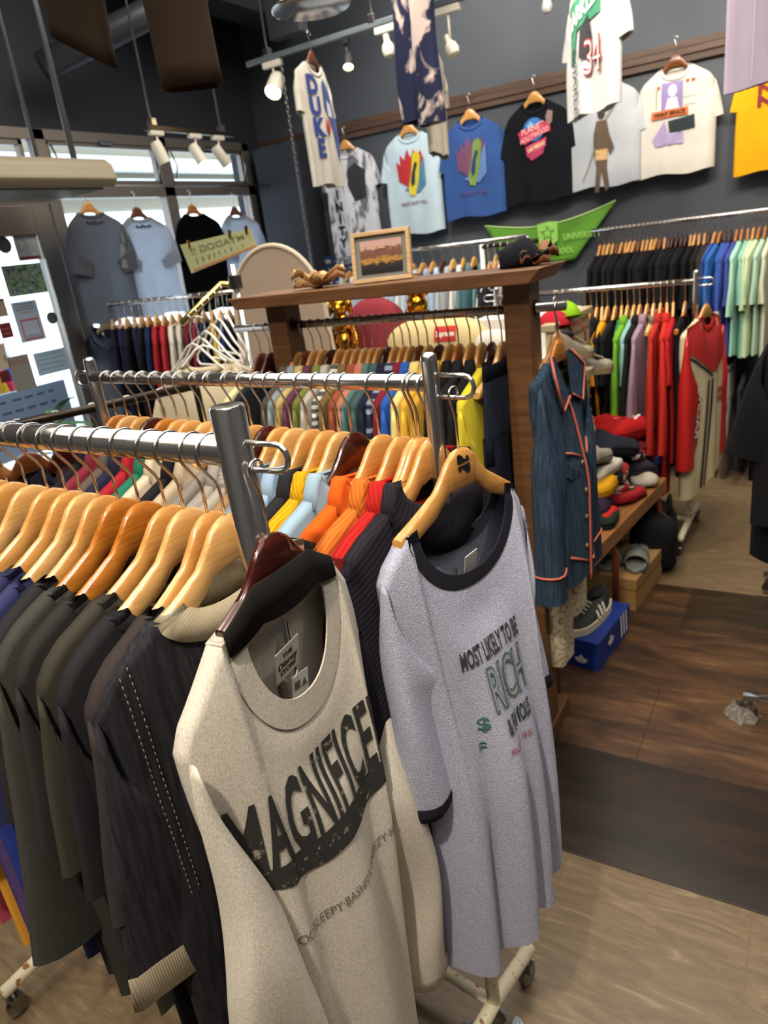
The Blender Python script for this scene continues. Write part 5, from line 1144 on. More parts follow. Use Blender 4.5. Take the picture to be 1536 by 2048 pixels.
# ================================================================== lighting rails and lamps
def hung_rail(name, label, A, B, drops, r=.016, mat=STEEL, top=CEIL):
    A, B = Vector(A), Vector(B); c = (A + B)/2; o = empty(name, c); tag(o, label, 'lighting rail')
    m = MB(); d = B - A; m.box((0, 0, 0), (d.length, .032, .028), math.atan2(d.y, d.x)); build('rail', m, mat, o, smooth=False, bevel=.004)
    for t in drops:
        p = lerp(A, B, t) - c; m = MB(); m.tube([p, p + Vector((0, 0, top - c.z))], .006, 8); build('drop_rod', m, STEEL, o)
        m = MB(); m.box(p + Vector((0, 0, .03)), (.04, .04, .04)); build('clamp', m, STEEL, o, smooth=False, bevel=.004)
    return o
RY = 3.85
ra, rb = PX(495, 130, Y=RY), PX(1000, -22, Y=RY); rb.z = ra.z
hung_rail('lighting_rail', 'long grey lighting rail hung across the middle of the ceiling', ra, rb, (.10, .55, .95), mat=pmat('#7f8a8f', .35, .6))
def spotlamp(name, label, top, aim, mat, r=.034, L=.10, on=None, adapter=(.13, .03, .032), stem=.06, ax=0.0, bulb=False, glow=30):
    o = empty(name, top); tag(o, label, 'spotlight')
    m = MB(); m.box((0, 0, -.022), adapter, ax); build('track_adapter', m, mat, o, smooth=False, bevel=.004)
    d = Vector(aim).normalized(); pv = Vector((0, 0, -.035 - stem))
    m = MB(); m.tube([(0, 0, -.035), pv], .007, 8); build('stem', m, mat, o)
    R = d.to_track_quat('Z', 'Y').to_matrix()
    m = MB()
    prof = [(0, -L*.5), (r*.75, -L*.5), (r*.9, -L*.35), (r, L*.5), (r*.92, L*.5), (r*.85, L*.42)] if not bulb else [(0, -.05), (.016, -.05), (.016, -.02), (.03, .0), (.036, .025), (.028, .05), (0, .062)]
    rows = [[pv + R @ Vector((q*math.cos(2*PI*k/18), q*math.sin(2*PI*k/18), z)) for k in range(18)] for q, z in prof]
    m.grid(rows, True); build('shade', m, mat, o, ang=.7)
    if not bulb:
        m = MB(); rows = [[pv + R @ Vector((q*math.cos(2*PI*k/18), q*math.sin(2*PI*k/18), z)) for k in range(18)] for q, z in ((r*.86, L*.42), (r*.5, L*.46), (0, L*.47))]
        m.grid(rows, True); build('bulb', m, emit('#ffdf9a', glow) if on else pmat('#d8d2c4', .2), o)
        if on: light('spot_track_light', 'SPOT', Vector(top) + pv + d*(L*.6), Vector(top) + pv + d*2, on, WARM, .03, 75)
    return o
WP2 = pmat('#d8d2c2', .4, 0, 'white_lamp')
def onrail(px, py): q = PX(px, py, Y=RY - .0); q.z = ra.z - .012; return q
spotlamp('track_spotlight', 'lit white spotlight at the left end of the long lighting rail', onrail(545, 130), (.1, -.75, -.75), WP2, .050, .13, on=12, stem=.09, glow=45)
spotlamp('track_spotlight', 'small black lit spotlight on the long lighting rail', onrail(690, 75), (.25, -.5, -.9), BLACKM, .030, .08, on=8, stem=.08, adapter=(.04, .03, .03), glow=30)
spotlamp('track_spotlight', 'white bulb lamp hanging left of the bleached jeans', onrail(772, 58), (.1, 0, -1), WP2, bulb=True, stem=.06)
spotlamp('track_spotlight', 'white bulb lamp right of the bleached jeans', onrail(895, 18), (.4, -.1, -.9), WP2, bulb=True, stem=.14)
for px, py, wd in ((1094, 12, 'clear ceiling bulb left of the green-panel tee'), (1245, 45, 'clear ceiling bulb behind the green-panel tee')):
    b_ = empty('ceiling_bulb', PX(px, py, Y=4.0)); tag(b_, wd, 'bulb')
    m = MB(); m.lathe([(0, -.035), (.02, -.028), (.028, -.005), (.02, .02), (.014, .035), (0, .036)], (0, 0, 0), 16); build('glass_bulb', m, pmat('#d9dadb', .08, .3), b_)
    m = MB(); m.lathe([(.015, .03), (.015, .06), (.005, .065), (.003, CEIL - b_.location.z)], (0, 0, 0), 12); build('socket_and_cord', m, WHITEP, b_)
# chain
def chain(p0, p1, label):
    p0, p1 = Vector(p0), Vector(p1); n = int((p1 - p0).length/.024); m = MB(); d = (p1 - p0)/n
    for i in range(n):
        c = p0 + d*(i + .5); ax = Vector((1, 0, 0)) if i % 2 else Vector((0, 1, 0)); dn = d.normalized()
        m.tube([c + ax*.008*math.cos(2*PI*k/10) + dn*.016*math.sin(2*PI*k/10) for k in range(10)], .0026, 5, closed=True)
    tag(build('hanging_chain', m, STEEL), label, 'chain')
q = PX(565, 150, Y=RY); q2 = PX(602, 520, Y=RY); chain((q.x, RY, ra.z), (q.x, RY, 1.45), 'thin metal chain hanging from the left end of the long lighting rail')
# rail near the window
wa, wb = PX(290, 255, X=-3.3), PX(465, 270, X=-3.3); wb.z = wa.z
hung_rail('lighting_rail', 'short dark lighting rail hung in front of the shop window', wa, wb, (.08, .86), mat=DARKST)
for t, aim, wd, on in ((.10, (.2, .2, -1), 'white spotlight at the near end of the window rail', None), (.52, (.45, .1, -.9), 'lit white spotlight in the middle of the window rail', 5), (.80, (.1, .5, -.7), 'small white spotlight at the far end of the window rail', None)):
    spotlamp('track_spotlight', wd, lerp(wa, wb, t), aim, WP2, .036, .12, on=on, stem=.09, ax=PI/2, adapter=(.10, .03, .03), glow=14)
# metal pendant lamp
pd = empty('pendant_lamp', PX(622, 14, Y=2.25)); tag(pd, 'polished metal dome pendant lamp at the top of the view', 'pendant lamp')
m = MB(); m.lathe([(.122, -.005), (.124, .0), (.118, .03), (.085, .10), (.04, .135), (.02, .15), (0, .15)], (0, 0, 0), 36); build('dome_shade', m, pmat('#cfd2d6', .12, 1.0), pd, solid=.002)
m = MB(); m.lathe([(.122, -.006), (.127, -.004), (.127, .004), (.122, .006)], (0, 0, 0), 36); build('rim', m, CHROME, pd)
m = MB(); m.tube([(0, 0, .14), (0, 0, CEIL - pd.location.z)], .004, 8); build('cord', m, BLACKM, pd)
m = MB(); m.lathe([(0, -.0), (.03, .02), (.036, .05), (.02, .09), (0, .1)], (0, 0, 0), 16); build('bulb', m, emit('#ffe6b8', 5), pd)
# ceiling duct, beam, box
p0, p1 = PX(85, 135, Y=3.0), PX(330, 10, Y=3.6); m = MB(); d = (p1 - p0); m.tube([p0, p0 + d*2.2], .075, 20); tag(build('air_duct', m, pmat('#4a4d54', .4, .4)), 'round grey air duct beneath the ceiling at upper left', 'duct')
m = MB(); a_, b_ = PX(415, 45, Y=4.3), PX(540, 95, Y=4.9); m.box(((a_.x + b_.x)/2 + .1, (a_.y + b_.y)/2, 3.35), (.25, 2.2, .4)); q_ = build('ceiling_beam', m, pmat('#30343b', .7), None, smooth=False); q_['kind'] = 'structure'
m = MB(); q = PX(572, 35, Y=4.6); m.box(q, (.26, .10, .22)); tag(build('speaker_box', m, pmat('#5a5a60', .5), smooth=False, bevel=.008), 'small grey box fixed below the ceiling behind the pendant lamp', 'box')
# air conditioner and its pipes
AX = -3.45; p0 = PX(146, 335, X=AX); ac = empty('air_conditioner', (AX, p0.y, p0.z)); tag(ac, 'beige hanging air conditioner unit at the left edge above the door', 'air conditioner')
m = MB(); pr = [(-.28, 0), (.26, 0), (.30, -.03), (.32, -.10), (.29, -.135), (-.24, -.135), (-.28, -.11)]
m.prism(pr, Matrix(((1, 0, 0, 0), (0, 0, -1, 0), (0, 1, 0, 0), (0, 0, 0, 1))), 1.6); build('housing', m, pmat('#8f8570', .5), ac, smooth=False, bevel=.012)
m = MB(); m.box((.10, -.8, -.138), (.30, 1.5, .010)); build('air_grille', m, pmat('#6d6554', .5), ac, smooth=False)
for i, (x, y) in enumerate(((.05, -.02), (.0, -.20))):
    m = MB(); m.tube([(x, y, 0), (x, y, CEIL - p0.z)], .010 if i else .016, 8); build('hanging_pipe', m, pmat('#6d7075', .4, .5), ac)
# ================================================================== tees hung in the window, backs to the room
def win_tee(px, py, col, label, hw=MAPLE, **p):
    P_ = PX(px, py, X=XL + .22)
    yaw = math.radians(90) + rnd.uniform(-.06, .06)   # front to the street
    hanger(P_, yaw, hw, 'hanger of the ' + label, 'hangers in the window', rr=.006)
    return shown(P_, yaw, fabric(col, 'thin'), label, 'tees in the window', ndf=.03, ndb=.03, **p)
wt = [win_tee(165, 372, '#8b919b', 'slate grey tee, leftmost in the shop window', L=.62, sl=.24), win_tee(265, 385, '#c6cdd8', 'light blue tee, second from the left in the shop window', hw=BROWNW, L=.60), win_tee(377, 382, '#17171a', 'black tee, third from the left in the shop window', hw=ORANGE, L=.64), win_tee(463, 388, '#c4cbd6', 'pale blue-white tee, rightmost in the shop window', hw=BROWNW, L=.60)]
def back_fn(g): 
    def f(u, z):
        x = u; s = max(-1, min(1, x/g.sw)); z0 = g.zt(s, -1); v = max(0, (z0 - g.zn - z)/(z0 - g.zh(s))); return Vector((x, g.y(s, v, -1) - .006, g.zn + z))
    return f
for (o, g), c_ in zip(wt[:2], ('#2a2f3a', '#3a4a66')): poly_on(back_fn(g), [[(-.07, -.058), (-.05, -.045), (-.03, -.056), (0, -.044), (.03, -.056), (.05, -.046), (.07, -.058), (.05, -.066), (-.05, -.066)]], ink(c_), o, 'small_logo', .03)
m = MB(); p = PX(165, 372, X=XL + .22); m.tube([(p.x, 2.98, p.z), (p.x, 4.85, p.z)], .006, 8)
for y in (2.99, 4.84): m.tube([(p.x, y, p.z), (XL + .03, y, p.z)], .005, 8)
tag(build('hanging_bar', m, STEEL), 'thin steel bar across the shop window for the hung tees', 'hanging bar')
# ================================================================== papers and stickers on the glass door
DX = XL + .012
def paper(px0, py0, px1, py1, px2, py2, px3, py3, mat, label, cat='poster', name='poster'):
    """four photo corners (tl,tr,br,bl) on the plane of the door glass -> an upright sheet there"""
    tl, tr_, br_, bl = [PX(x, y, X=DX) for x, y in ((px0, py0), (px1, py1), (px2, py2), (px3, py3))]
    y0, y1 = (tl.y + bl.y)/2, (tr_.y + br_.y)/2; z1, z0 = (tl.z + tr_.z)/2, (bl.z + br_.z)/2
    m = MB(); m.box((0, 0, 0), (.003, y1 - y0, z1 - z0)); o = build(name, m, mat, None, smooth=False); o.location = (DX, (y0 + y1)/2, (z0 + z1)/2); tag(o, label, cat, 'papers on the glass door')
    W, H = y1 - y0, z1 - z0
    return o, (lambda u, v: Vector((.0022, (u - .5)*W, (v - .5)*H))), W, H
def scribble(o, f, rows, col, seed=0, x0=.12, x1=.88):
    rr = random.Random(seed); poly = []
    for v in rows:
        x = x0
        while x < x1 - .03:
            w_ = rr.uniform(.03, .10); poly.append(rect(x, min(x + w_, x1), v - .014, v + .014)); x += w_ + .025
    poly_on(f, poly, ink(col), o, 'text_lines', 0)
def photo_mat(cols, scl, key):
    mt, n, l, b = base(key); tc = n.new('ShaderNodeTexCoord'); nz = n.new('ShaderNodeTexNoise'); nz.inputs['Scale'].default_value = scl; nz.inputs['Detail'].default_value = 6; l.new(tc.outputs['Object'], nz.inputs[0])
    r = ramp(n, [(.30 + .40*i/(len(cols) - 1), c) for i, c in enumerate(cols)]); l.new(nz.outputs[0], r.inputs[0]); l.new(r.outputs[0], b.inputs['Base Color']); b.inputs['Roughness'].default_value = .5; return mt
o, f, W, H = paper(18, 446, 66, 446, 84, 519, 37, 522, pmat('#cfd6da', .6), 'framed photo poster with a brown crowd strip, topmost on the glass door')
poly_on(f, [rect(.06, .94, .74, .97)], photo_mat(['#3a2a28', '#8a6a5c', '#b9a090', '#4a3a36'], 60, 'crowd_photo'), o, 'crowd_photo', 0); poly_on(f, [rect(.06, .94, .12, .70)], photo_mat(['#7f97a8', '#c9d0d3', '#a3b3bd', '#e0e0dc'], 9, 'snow_photo'), o, 'snow_photo', 0); poly_on(f, [rect(.06, .94, .03, .11)], ink('#8a3a34'), o, 'red_strip', 0)
o, f, W, H = paper(3, 535, 80, 522, 95, 583, 18, 596, photo_mat(['#1f4a34', '#4f8a62', '#a8c49c', '#2f4f8a', '#d8d2c0'], 26, 'team_photo'), 'green team photo poster, below the snow poster on the glass door')
o, f, W, H = paper(22, 604, 73, 600, 92, 678, 42, 687, pmat('#b9cbe2', .6), 'pale blue notice with a red framed square, on the glass door')
scribble(o, f, (.93, .86, .80), '#5a6a80', 1); scribble(o, f, (.72,), '#a88a3a', 2, .3, .8); poly_on(f, [rect(.16, .88, .05, .09), rect(.16, .88, .52, .56), rect(.16, .20, .05, .56), rect(.84, .88, .05, .56)], ink('#c23a3a'), o, 'red_frame', 0); scribble(o, f, (.14,), '#6a7a90', 5, .26, .78)
o, f, W, H = paper(14, 714, 57, 707, 73, 776, 32, 783, pmat('#8f8d88', .7), 'grey paper with faded red writing, low on the glass door'); scribble(o, f, (.88, .82, .76), '#a05a5a', 3)
o, f, W, H = paper(67, 706, 128, 695, 142, 742, 75, 750, pmat('#a3c0d8', .6), 'pale blue handwritten card, lowest right on the glass door'); scribble(o, f, (.85, .66, .45, .25), '#2f5a6a', 4)
o, f, W, H = paper(0, 645, 22, 645, 27, 675, 0, 678, pmat('#7d1f26', .5), 'dark red rounded sticker at the left edge of the glass door', 'sticker', 'sticker'); scribble(o, f, (.6, .3), '#d8c0b8', 6)
o, f, W, H = paper(0, 742, 18, 740, 22, 762, 0, 768, pmat('#6a1a20', .5), 'small maroon sticker low at the left edge of the glass door', 'sticker', 'sticker')
o, f, W, H = paper(-20, 690, 10, 690, 20, 740, -10, 740, pmat('#c9beaa', .6), 'cream paper with a large letter at the left edge of the glass door'); text_on(f, 'p', .5, ink('#4a3a34'), o, pre=lambda x, y: (x*.6 + .8, y*.8 + .5), sub=0)
o, f, W, H = paper(-30, 600, 8, 597, 16, 630, -20, 640, pmat('#b9aca0', .6), 'pale notice with a red top edge at the left of the glass door'); poly_on(f, [rect(0, 1, .86, 1)], ink('#8a2028'), o, 'red_edge', 0)
for px, py, r, lab in ((8, 490, .045, 'round dark sticker beside the topmost poster on the glass door'), (104, 636, .036, 'round grey sticker right of the blue notice on the glass door')):
    m = MB(); m.lathe([(0, .002), (r, .002), (r, -.001), (0, -.001)], (0, 0, 0), 24); o = build('sticker', m, pmat('#5d676d', .6), None, smooth=False); o.location = PX(px, py, X=DX); o.rotation_euler = (0, PI/2, 0); tag(o, lab, 'sticker', 'papers on the glass door')
    poly_on(lambda x, y: Vector((x, y, .0028)), [disc(0, 0, r*.8, r*.8, 24, 0, PI*1.2) + disc(0, 0, r*.7, r*.7, 24, PI*1.2, 0)[::1]], ink('#3a4248'), o, 'ring_mark', 0)
# ================================================================== colourful clothes rack and sign board outside the door
oa, ob_ = PX(0, 705, X=XL - 1.2), PX(150, 705, X=XL - 1.2)
ox = XL - 1.2; oy0, oy1 = 1.7, 3.2; oz = PX(75, 700, X=ox).z
orr = empty('outdoor_rack', (ox, (oy0 + oy1)/2, 0)); tag(orr, 'clothes rack standing outside behind the glass door', 'clothes rack')
m = MB(); m.tube([(0, oy0 - orr.location.y, oz + .1), (0, oy1 - orr.location.y, oz + .1)], .0125, 10); build('rail', m, CHROME, orr)
for y in (oy0, oy1):
    m = MB(); m.tube([(0, y - orr.location.y, 0), (0, y - orr.location.y, oz + .1)], .0125, 10); build('post', m, CHROME, orr)
fill(Vector((ox, oy1, oz + .1)), Vector((ox, oy0, oz + .1)), [(.08 + .105*i, PALEW, 't_shirt', OUTC[i], 'plain', ['azure', 'rose red', 'amber', 'green', 'magenta', 'periwinkle', 'orange', 'violet', 'sky blue', 'scarlet', 'lemon', 'mint', 'purple', 'pink'][i] + ' tee outdoors', dict(w0, L=.66)) for i in range(14)], 'the far end of the rack outside the door', 'the outdoor rack', rr=.0125, front=(0, -1), jit=.3, hang_where='the far end along the outdoor rack')
m = MB(); q = PX(60, 800, X=XL - .5); m.box((0, 0, 0), (.03, 1.0, .42)); o = build('notice_board', m, pmat('#aebfd8', .6), None, smooth=False); o.location = (XL - .5, 2.6, .80); tag(o, 'pale handwritten board outside at the foot of the glass door', 'notice board')
rr = random.Random(4); poly_on(lambda u, v: Vector((.0165, u, v)), [rect(-.45 + .09*i, -.45 + .09*i + rr.uniform(.03, .07), .15 - .07*j, .165 - .07*j) for j in range(5) for i in range(10)], ink('#5d7290'), o, 'text_lines', 0)
for s_ in (-.45, .45):
    m = MB(); m.tube([(0, s_, -.2), (0, s_, -.79)], .015, 8); build('leg', m, WHITEP, o)
# potted plant by the door
pp = empty('potted_plant', PX(118, 850, X=-3.3)); pp.location.z = 0; tag(pp, 'green broad-leaved pot plant inside the glass door', 'plant')
m = MB(); m.lathe([(0, 0), (.12, 0), (.16, .30), (.15, .30), (.14, .27), (0, .27)], (0, 0, 0), 22); build('pot', m, pmat('#7a6a5c', .7), pp, ang=.7)
GRN = pmat('#4f7a4a', .45, 0, 'leaf_green'); rr = random.Random(11); pz = PX(118, 850, X=-3.3).z
m = MB(); m.tube([(0, 0, .25), (.01, .0, pz*.6), (0, .01, pz + .02)], .010, 8); build('stem', m, pmat('#5d5238', .7), pp)
for i in range(16):
    a = rr.uniform(0, 2*PI); z = pz + rr.uniform(-.30, .06); L_ = rr.uniform(.12, .2); e = rr.uniform(.2, 1.0); m = MB(); rows = []
    for j in range(7):
        t = j/6; wd = .034*math.sin(PI*(.05 + t*.95)); c = Vector((math.cos(a)*L_*t, math.sin(a)*L_*t, z + L_*e*t - .06*t*t)); sd = Vector((-math.sin(a), math.cos(a), 0)); rows.append([c - sd*wd + Vector((0, 0, .006)), c, c + sd*wd + Vector((0, 0, .006))])
    m.grid(rows); build('leaf', m, GRN, pp, solid=.0015)

# ================================================================== green flag on the back wall
FY = YB - .05
def flag():
    m = MB(); tl, tr_ = PX(970, 453, Y=FY), PX(1231, 402, Y=FY); br_, bl = PX(1150, 520, Y=FY), PX(1012, 530, Y=FY); rows = []
    for j in range(13):
        v = j/12; rows.append([])
        for i in range(25):
            u = i/24; p = lerp(lerp(tl, tr_, u), lerp(bl, br_, u), v); p.z -= .07*math.sin(PI*u)*(1 - v); p.y += .012*math.sin(9*u + 3*v); rows[-1].append(p)
    m.grid(rows); return m, rows
m, FR_ = flag()
fo_ = build('university_flag', m, fabric('#5f9438', 'plain'), None, solid=.002); tag(fo_, 'green university pennant flag with a star shield, pinned on the back wall', 'flag')
tl, tr_, br_, bl = PX(970, 453, Y=FY), PX(1231, 402, Y=FY), PX(1150, 520, Y=FY), PX(1012, 530, Y=FY)
def ff(x, z, off=.016): return Vector((x, FY - off - .004, z))
c_ = PX(1097, 470, Y=FY); LG = ink('#8fc95a')
poly_on(ff, [[(c_.x - .07, c_.z + .075), (c_.x, c_.z + .085), (c_.x + .07, c_.z + .08), (c_.x + .068, c_.z - .04), (c_.x, c_.z - .085), (c_.x - .065, c_.z - .045)]], LG, fo_, 'shield', 0)
poly_on(lambda x, z: ff(x, z, .018), [star(c_.x, c_.z + .01, .055)], ink('#4f8030'), fo_, 'star', 0); poly_on(lambda x, z: ff(x, z, .020), [star(c_.x, c_.z + .01, .034)], LG, fo_, 'star', 0)
c2 = PX(1165, 470, Y=FY); text_on(ff, 'UNIVERSITY', .055, LG, fo_, pre=lambda x, y: (c2.x + x*.85, c2.z + y), bold=.001, sub=0)
c3 = PX(1095, 505, Y=FY); text_on(ff, 'SCHOOL', .05, LG, fo_, pre=lambda x, y: (c3.x + .1 + x*.85, c3.z + y), bold=.001, sub=0)
m = MB(); m.tube([p + Vector((0, -.004, .003)) for p in FR_[0]], .005, 6); build('pale_edge', m, pmat('#b5d68a', .8), fo_)
# blue star poster
o_p = PX(682, 545, Y=4.95); m = MB(); m.box((0, 0, 0), (.30, .006, .26)); o = build('star_poster', m, pmat('#24375f', .6), None, smooth=False); o.location = o_p; tag(o, 'dark blue poster with a small flag and white stars, behind the rounded board', 'poster')
P2 = lambda u, v: Vector((u, -.0042, v))
poly_on(P2, [rect(-.13, -.08, .08, .105)], ink('#c9b8b8'), o, 'flag_mark', 0); poly_on(P2, [rect(-.13, -.08, .085, .088), rect(-.13, -.08, .095, .098)], ink('#b03a3a'), o, 'flag_mark', 0)
text_on(P2, 'Have your Surprise', .022, ink('#a8b8d8'), o, pre=lambda x, y: (x + .03, y + .09), sub=0)
poly_on(P2, [star(-.10 + .05*i, .03 - .05*j, .016) for i in range(5) for j in range(3)], ink('#c9d2e2'), o, 'stars', 0)

# ================================================================== white display table with cushions and gold figures (behind the timber rack)
tbx0, tbx1 = -2.22, -1.02; tby0, tby1 = 2.95, 3.42; tz = 1.03
tb = empty('display_table', ((tbx0 + tbx1)/2, (tby0 + tby1)/2, 0)); tag(tb, 'white display table behind the timber rack', 'table')
m = MB(); m.box((0, 0, tz - .02), (tbx1 - tbx0, tby1 - tby0, .04)); build('tabletop', m, pmat('#d6d5d0', .4), tb, smooth=False, bevel=.004)
for sx in (-1, 1):
    for sy in (-1, 1):
        m = MB(); m.box((sx*(tbx1 - tbx0 - .08)/2, sy*(tby1 - tby0 - .08)/2, (tz - .04)/2), (.05, .05, tz - .04)); build('leg', m, WHITEP, tb, smooth=False)
m = MB(); m.box(((tbx1 - tbx0)/2 - .2, .12, tz + .09), (.38, .18, .18)); build('white_riser', m, pmat('#d6d5d0', .4), tb, smooth=False, bevel=.004)
cush = empty('red_cushion', (PX(745, 640, Y=3.22).x, 3.25, tz)); tag(cush, 'round dusty red velvet cushion standing on the white display table', 'cushion')
m = MB(); m.ell((0, 0, .155), (.185, .07, .165), 28, 16, p=.92); build('cover', m, fabric('#86323c', 'heather'), cush)
m = MB(); m.tube([(.186*math.cos(2*PI*k/36), 0, .155 + .166*math.sin(2*PI*k/36)) for k in range(36)], .005, 6, closed=True); build('piping', m, fabric('#6f2832', 'plain'), cush)
def gold_dog(name, loc, sc_, rz, label):
    o = empty(name, loc, rz); tag(o, label, 'figurine'); o.scale = (sc_,)*3
    m = MB()
    m.ell((0, 0, .10), (.052, .045, .075), 18, 12); m.ell((0, -.01, .20), (.042, .040, .05), 16, 10)
    m.ell((.03, -.045, .045), (.026, .035, .045), 12, 8); m.ell((-.03, -.045, .045), (.026, .035, .045), 12, 8)
    build('body', m, GOLD, o)
    m = MB(); m.ell((0, -.015, .275), (.045, .048, .042), 18, 12); m.ell((0, -.062, .265), (.022, .03, .02), 12, 8); m.ell((0, -.09, .268), (.008, .006, .006), 8, 6); build('head', m, GOLD, o)
    for s_ in (-1, 1):
        m = MB(); m.ell((s_*.045, -.005, .265), (.014, .022, .036), 12, 8); build('ear', m, GOLD, o)
        m = MB(); m.tube([(s_*.045, -.01, .18), (s_*.058, -.04, .12), (s_*.04, -.06, .08)], [.018, .016, .018], 10); build('arm', m, GOLD, o)
    return o
gold_dog('gold_figurine', (PX(668, 640, Y=3.02).x + .02, 3.05, tz), 1.15, .5, 'shiny gold seated animal figurine left of the red cushion')
gold_dog('gold_figurine', (PX(838, 610, Y=3.3).x, 3.3, tz), 1.32, -.4, 'shiny gold seated animal figurine right of the red cushion')
pw = empty('cream_pillow', (PX(865, 668, Y=3.02).x, 3.07, tz)); tag(pw, 'cream hat-shaped pillow with a red box logo on the white display table', 'pillow')
m = MB(); m.ell((0, 0, .09), (.27, .10, .14), 28, 14, p=.85); m.v = [(x, y, max(z, 0)) for x, y, z in m.v]; build('cover', m, fabric('#cdb888', 'plain'), pw)
def pws(u, v):
    t = max(0, 1 - abs(u/.27)**2.35 - abs((v - .09)/.14)**2.35); return Vector((u, -.10*t**.425 - .003, v))
poly_on(pws, [rect(.03, .135, .125, .190)], ink('#b8231f'), pw, 'red_box_logo', .02); text_on(lambda u, v: pws(u, v) + Vector((0, -.0015, 0)), 'Supreme', .034, ink('#e6ddd0'), pw, pre=lambda x, y: (x*.72 + .083, y + .158), bold=.001, sub=.02)
hb = empty('white_pillow', (PX(985, 660, Y=3.05).x, 3.05, tz)); tag(hb, 'small white and red lettered pillow beside the cream pillow', 'pillow'); m = MB(); m.ell((0, 0, .07), (.10, .06, .085), 20, 12, p=.8); m.v = [(x, y, max(z, 0)) for x, y, z in m.v]; build('cover', m, fabric('#cfc8bc', 'plain'), hb)
poly_on(lambda u, v: Vector((u, -.066 + abs(u)*.15, v)), [rect(-.06, .05, .03, .06)], ink('#a8262a'), hb, 'red_mark', .03)

# ================================================================== slat panel with hung shoes and plush toys, green caps
SXp = -.915
sp_ = empty('slat_panel', (SXp - .02, 3.15, 0)); tag(sp_, 'cream slatted display panel standing behind the bench', 'display panel')
m = MB(); m.box((0, 0, .60), (.03, .56, 1.18)); build('board', m, pmat('#b7a888', .6), sp_, smooth=False, bevel=.004)
for k in range(7):
    m = MB(); m.box((.0165, 0, 1.13 - .085*k), (.004, .56, .009)); build('slot', m, pmat('#7d7159', .6), sp_, smooth=False)
m = MB(); m.box((0, 0, 1.20), (.06, .58, .03)); build('top_edge', m, pmat('#a8997a', .6), sp_, smooth=False, bevel=.004)
def shoe(name, loc, rz, upper, sole, label, L=.27, stripes=None, rx=0.0, ry=0.0, group=None, toe=None):
    o = empty(name, loc, rot=(rx, ry, rz)); tag(o, label, 'shoe', group)
    N = 16; rows = []; srow = []
    def plan(t):  # half widths, centre
        return .052*(1 - (2*t - 1)**4*.55)*(0.80 + .25*sst(t*1.6)) if t < 1 else .02
    for i in range(N + 1):
        t = i/N; x = -L/2 + L*t; hw = max(.018, plan(min(t, .999))*math.sqrt(max(0, 1 - max(0, (t - .8)/.2)**2))*math.sqrt(max(0, 1 - max(0, (.12 - t)/.12)**2)))
        zt_ = .030 + (.075 - .035*sst((t - .12)/.35) - .030*sst((t - .45)/.4) - .012*sst((t - .8)/.2))
        if t < .05: zt_ -= .02
        rows.append([Vector((x, hw*math.cos(a)*(1.0 if math.sin(a) > 0 else 1.0), .028 + (zt_ - .028)*max(0, math.sin(a))**.75)) for a in [PI*k/12 for k in range(13)]])
        srow.append([Vector((x*1.03, y*(hw + .006), z)) for y, z in ((-1, .030), (-1.02, .002), (1.02, .002), (1, .030))])
    m = MB(); m.grid(rows); build('upper', m, upper, o)
    m = MB(); m.grid(srow, True, 0, True, True); build('sole', m, sole, o, ang=.8)
    m = MB(); m.ell((-L*.24, 0, .092), (.05, .030, .016), 14, 7); build('opening', m, pmat('#191919', .9), o)
    m = MB()
    for k in range(4): m.tube([(.005 + .018*k, -.022, .082 - .006*k), (.005 + .018*k, 0, .089 - .006*k), (.005 + .018*k, .022, .082 - .006*k)], .0028, 6)
    build('laces', m, stripes or sole, o)
    if stripes:
        for sd in (-1, 1):
            for k in range(3):
                m = MB(); x = -.035 + .026*k; pts = []
                for j in range(6):
                    a = .12 + .9*j/5; t = (x + .02*j/5 + L/2)/L; i = min(N, int(round(t*N))); r_ = rows[i]; kk = a/PI*12; q = r_[min(12, int(round(kk)))].copy()
                    q.x = x - .004*j; q.y = abs(q.y)*sd*1.03 + sd*.0015; q.z += .001; pts.append(q)
                m.tube(pts, .005, 6); build('side_stripe', m, stripes, o)
    if toe:
        m = MB(); m.ell((L*.36, 0, .034), (.040, .040, .026), 14, 8); build('toe_cap', m, toe, o)
    return o
GU = pmat('#8c8474', .7); GS = pmat('#8f7d5c', .6); 
zz = lambda px, py: PX(px, py, X=-.87)
shoe('sneaker', zz(1140, 715), math.radians(62), pmat('#7d7462', .7), GS, 'upper grey-beige sneaker hanging by red laces on the slat panel', .22, toe=pmat('#8d8470', .7), ry=.25)
shoe('sneaker', zz(1162, 752) + Vector((.02, .05, 0)), math.radians(50), pmat('#6a665c', .7), GS, 'lower grey sneaker with a dark mark on the slat panel', .22, toe=pmat('#8d8470', .7), ry=.1)
for px, wd in ((1141, 'left red lace tied on the slat panel above the hanging sneakers'), (1167, 'right red lace tied on the slat panel above the hanging sneakers')):
    m = MB(); m.tube([zz(px, 640) + Vector((-.02, 0, 0)), zz(px + 3, 665), zz(px + 6, 705)], .004, 6); tag(build('red_lace', m, pmat('#9a2030', .7)), wd, 'lace', 'red laces')
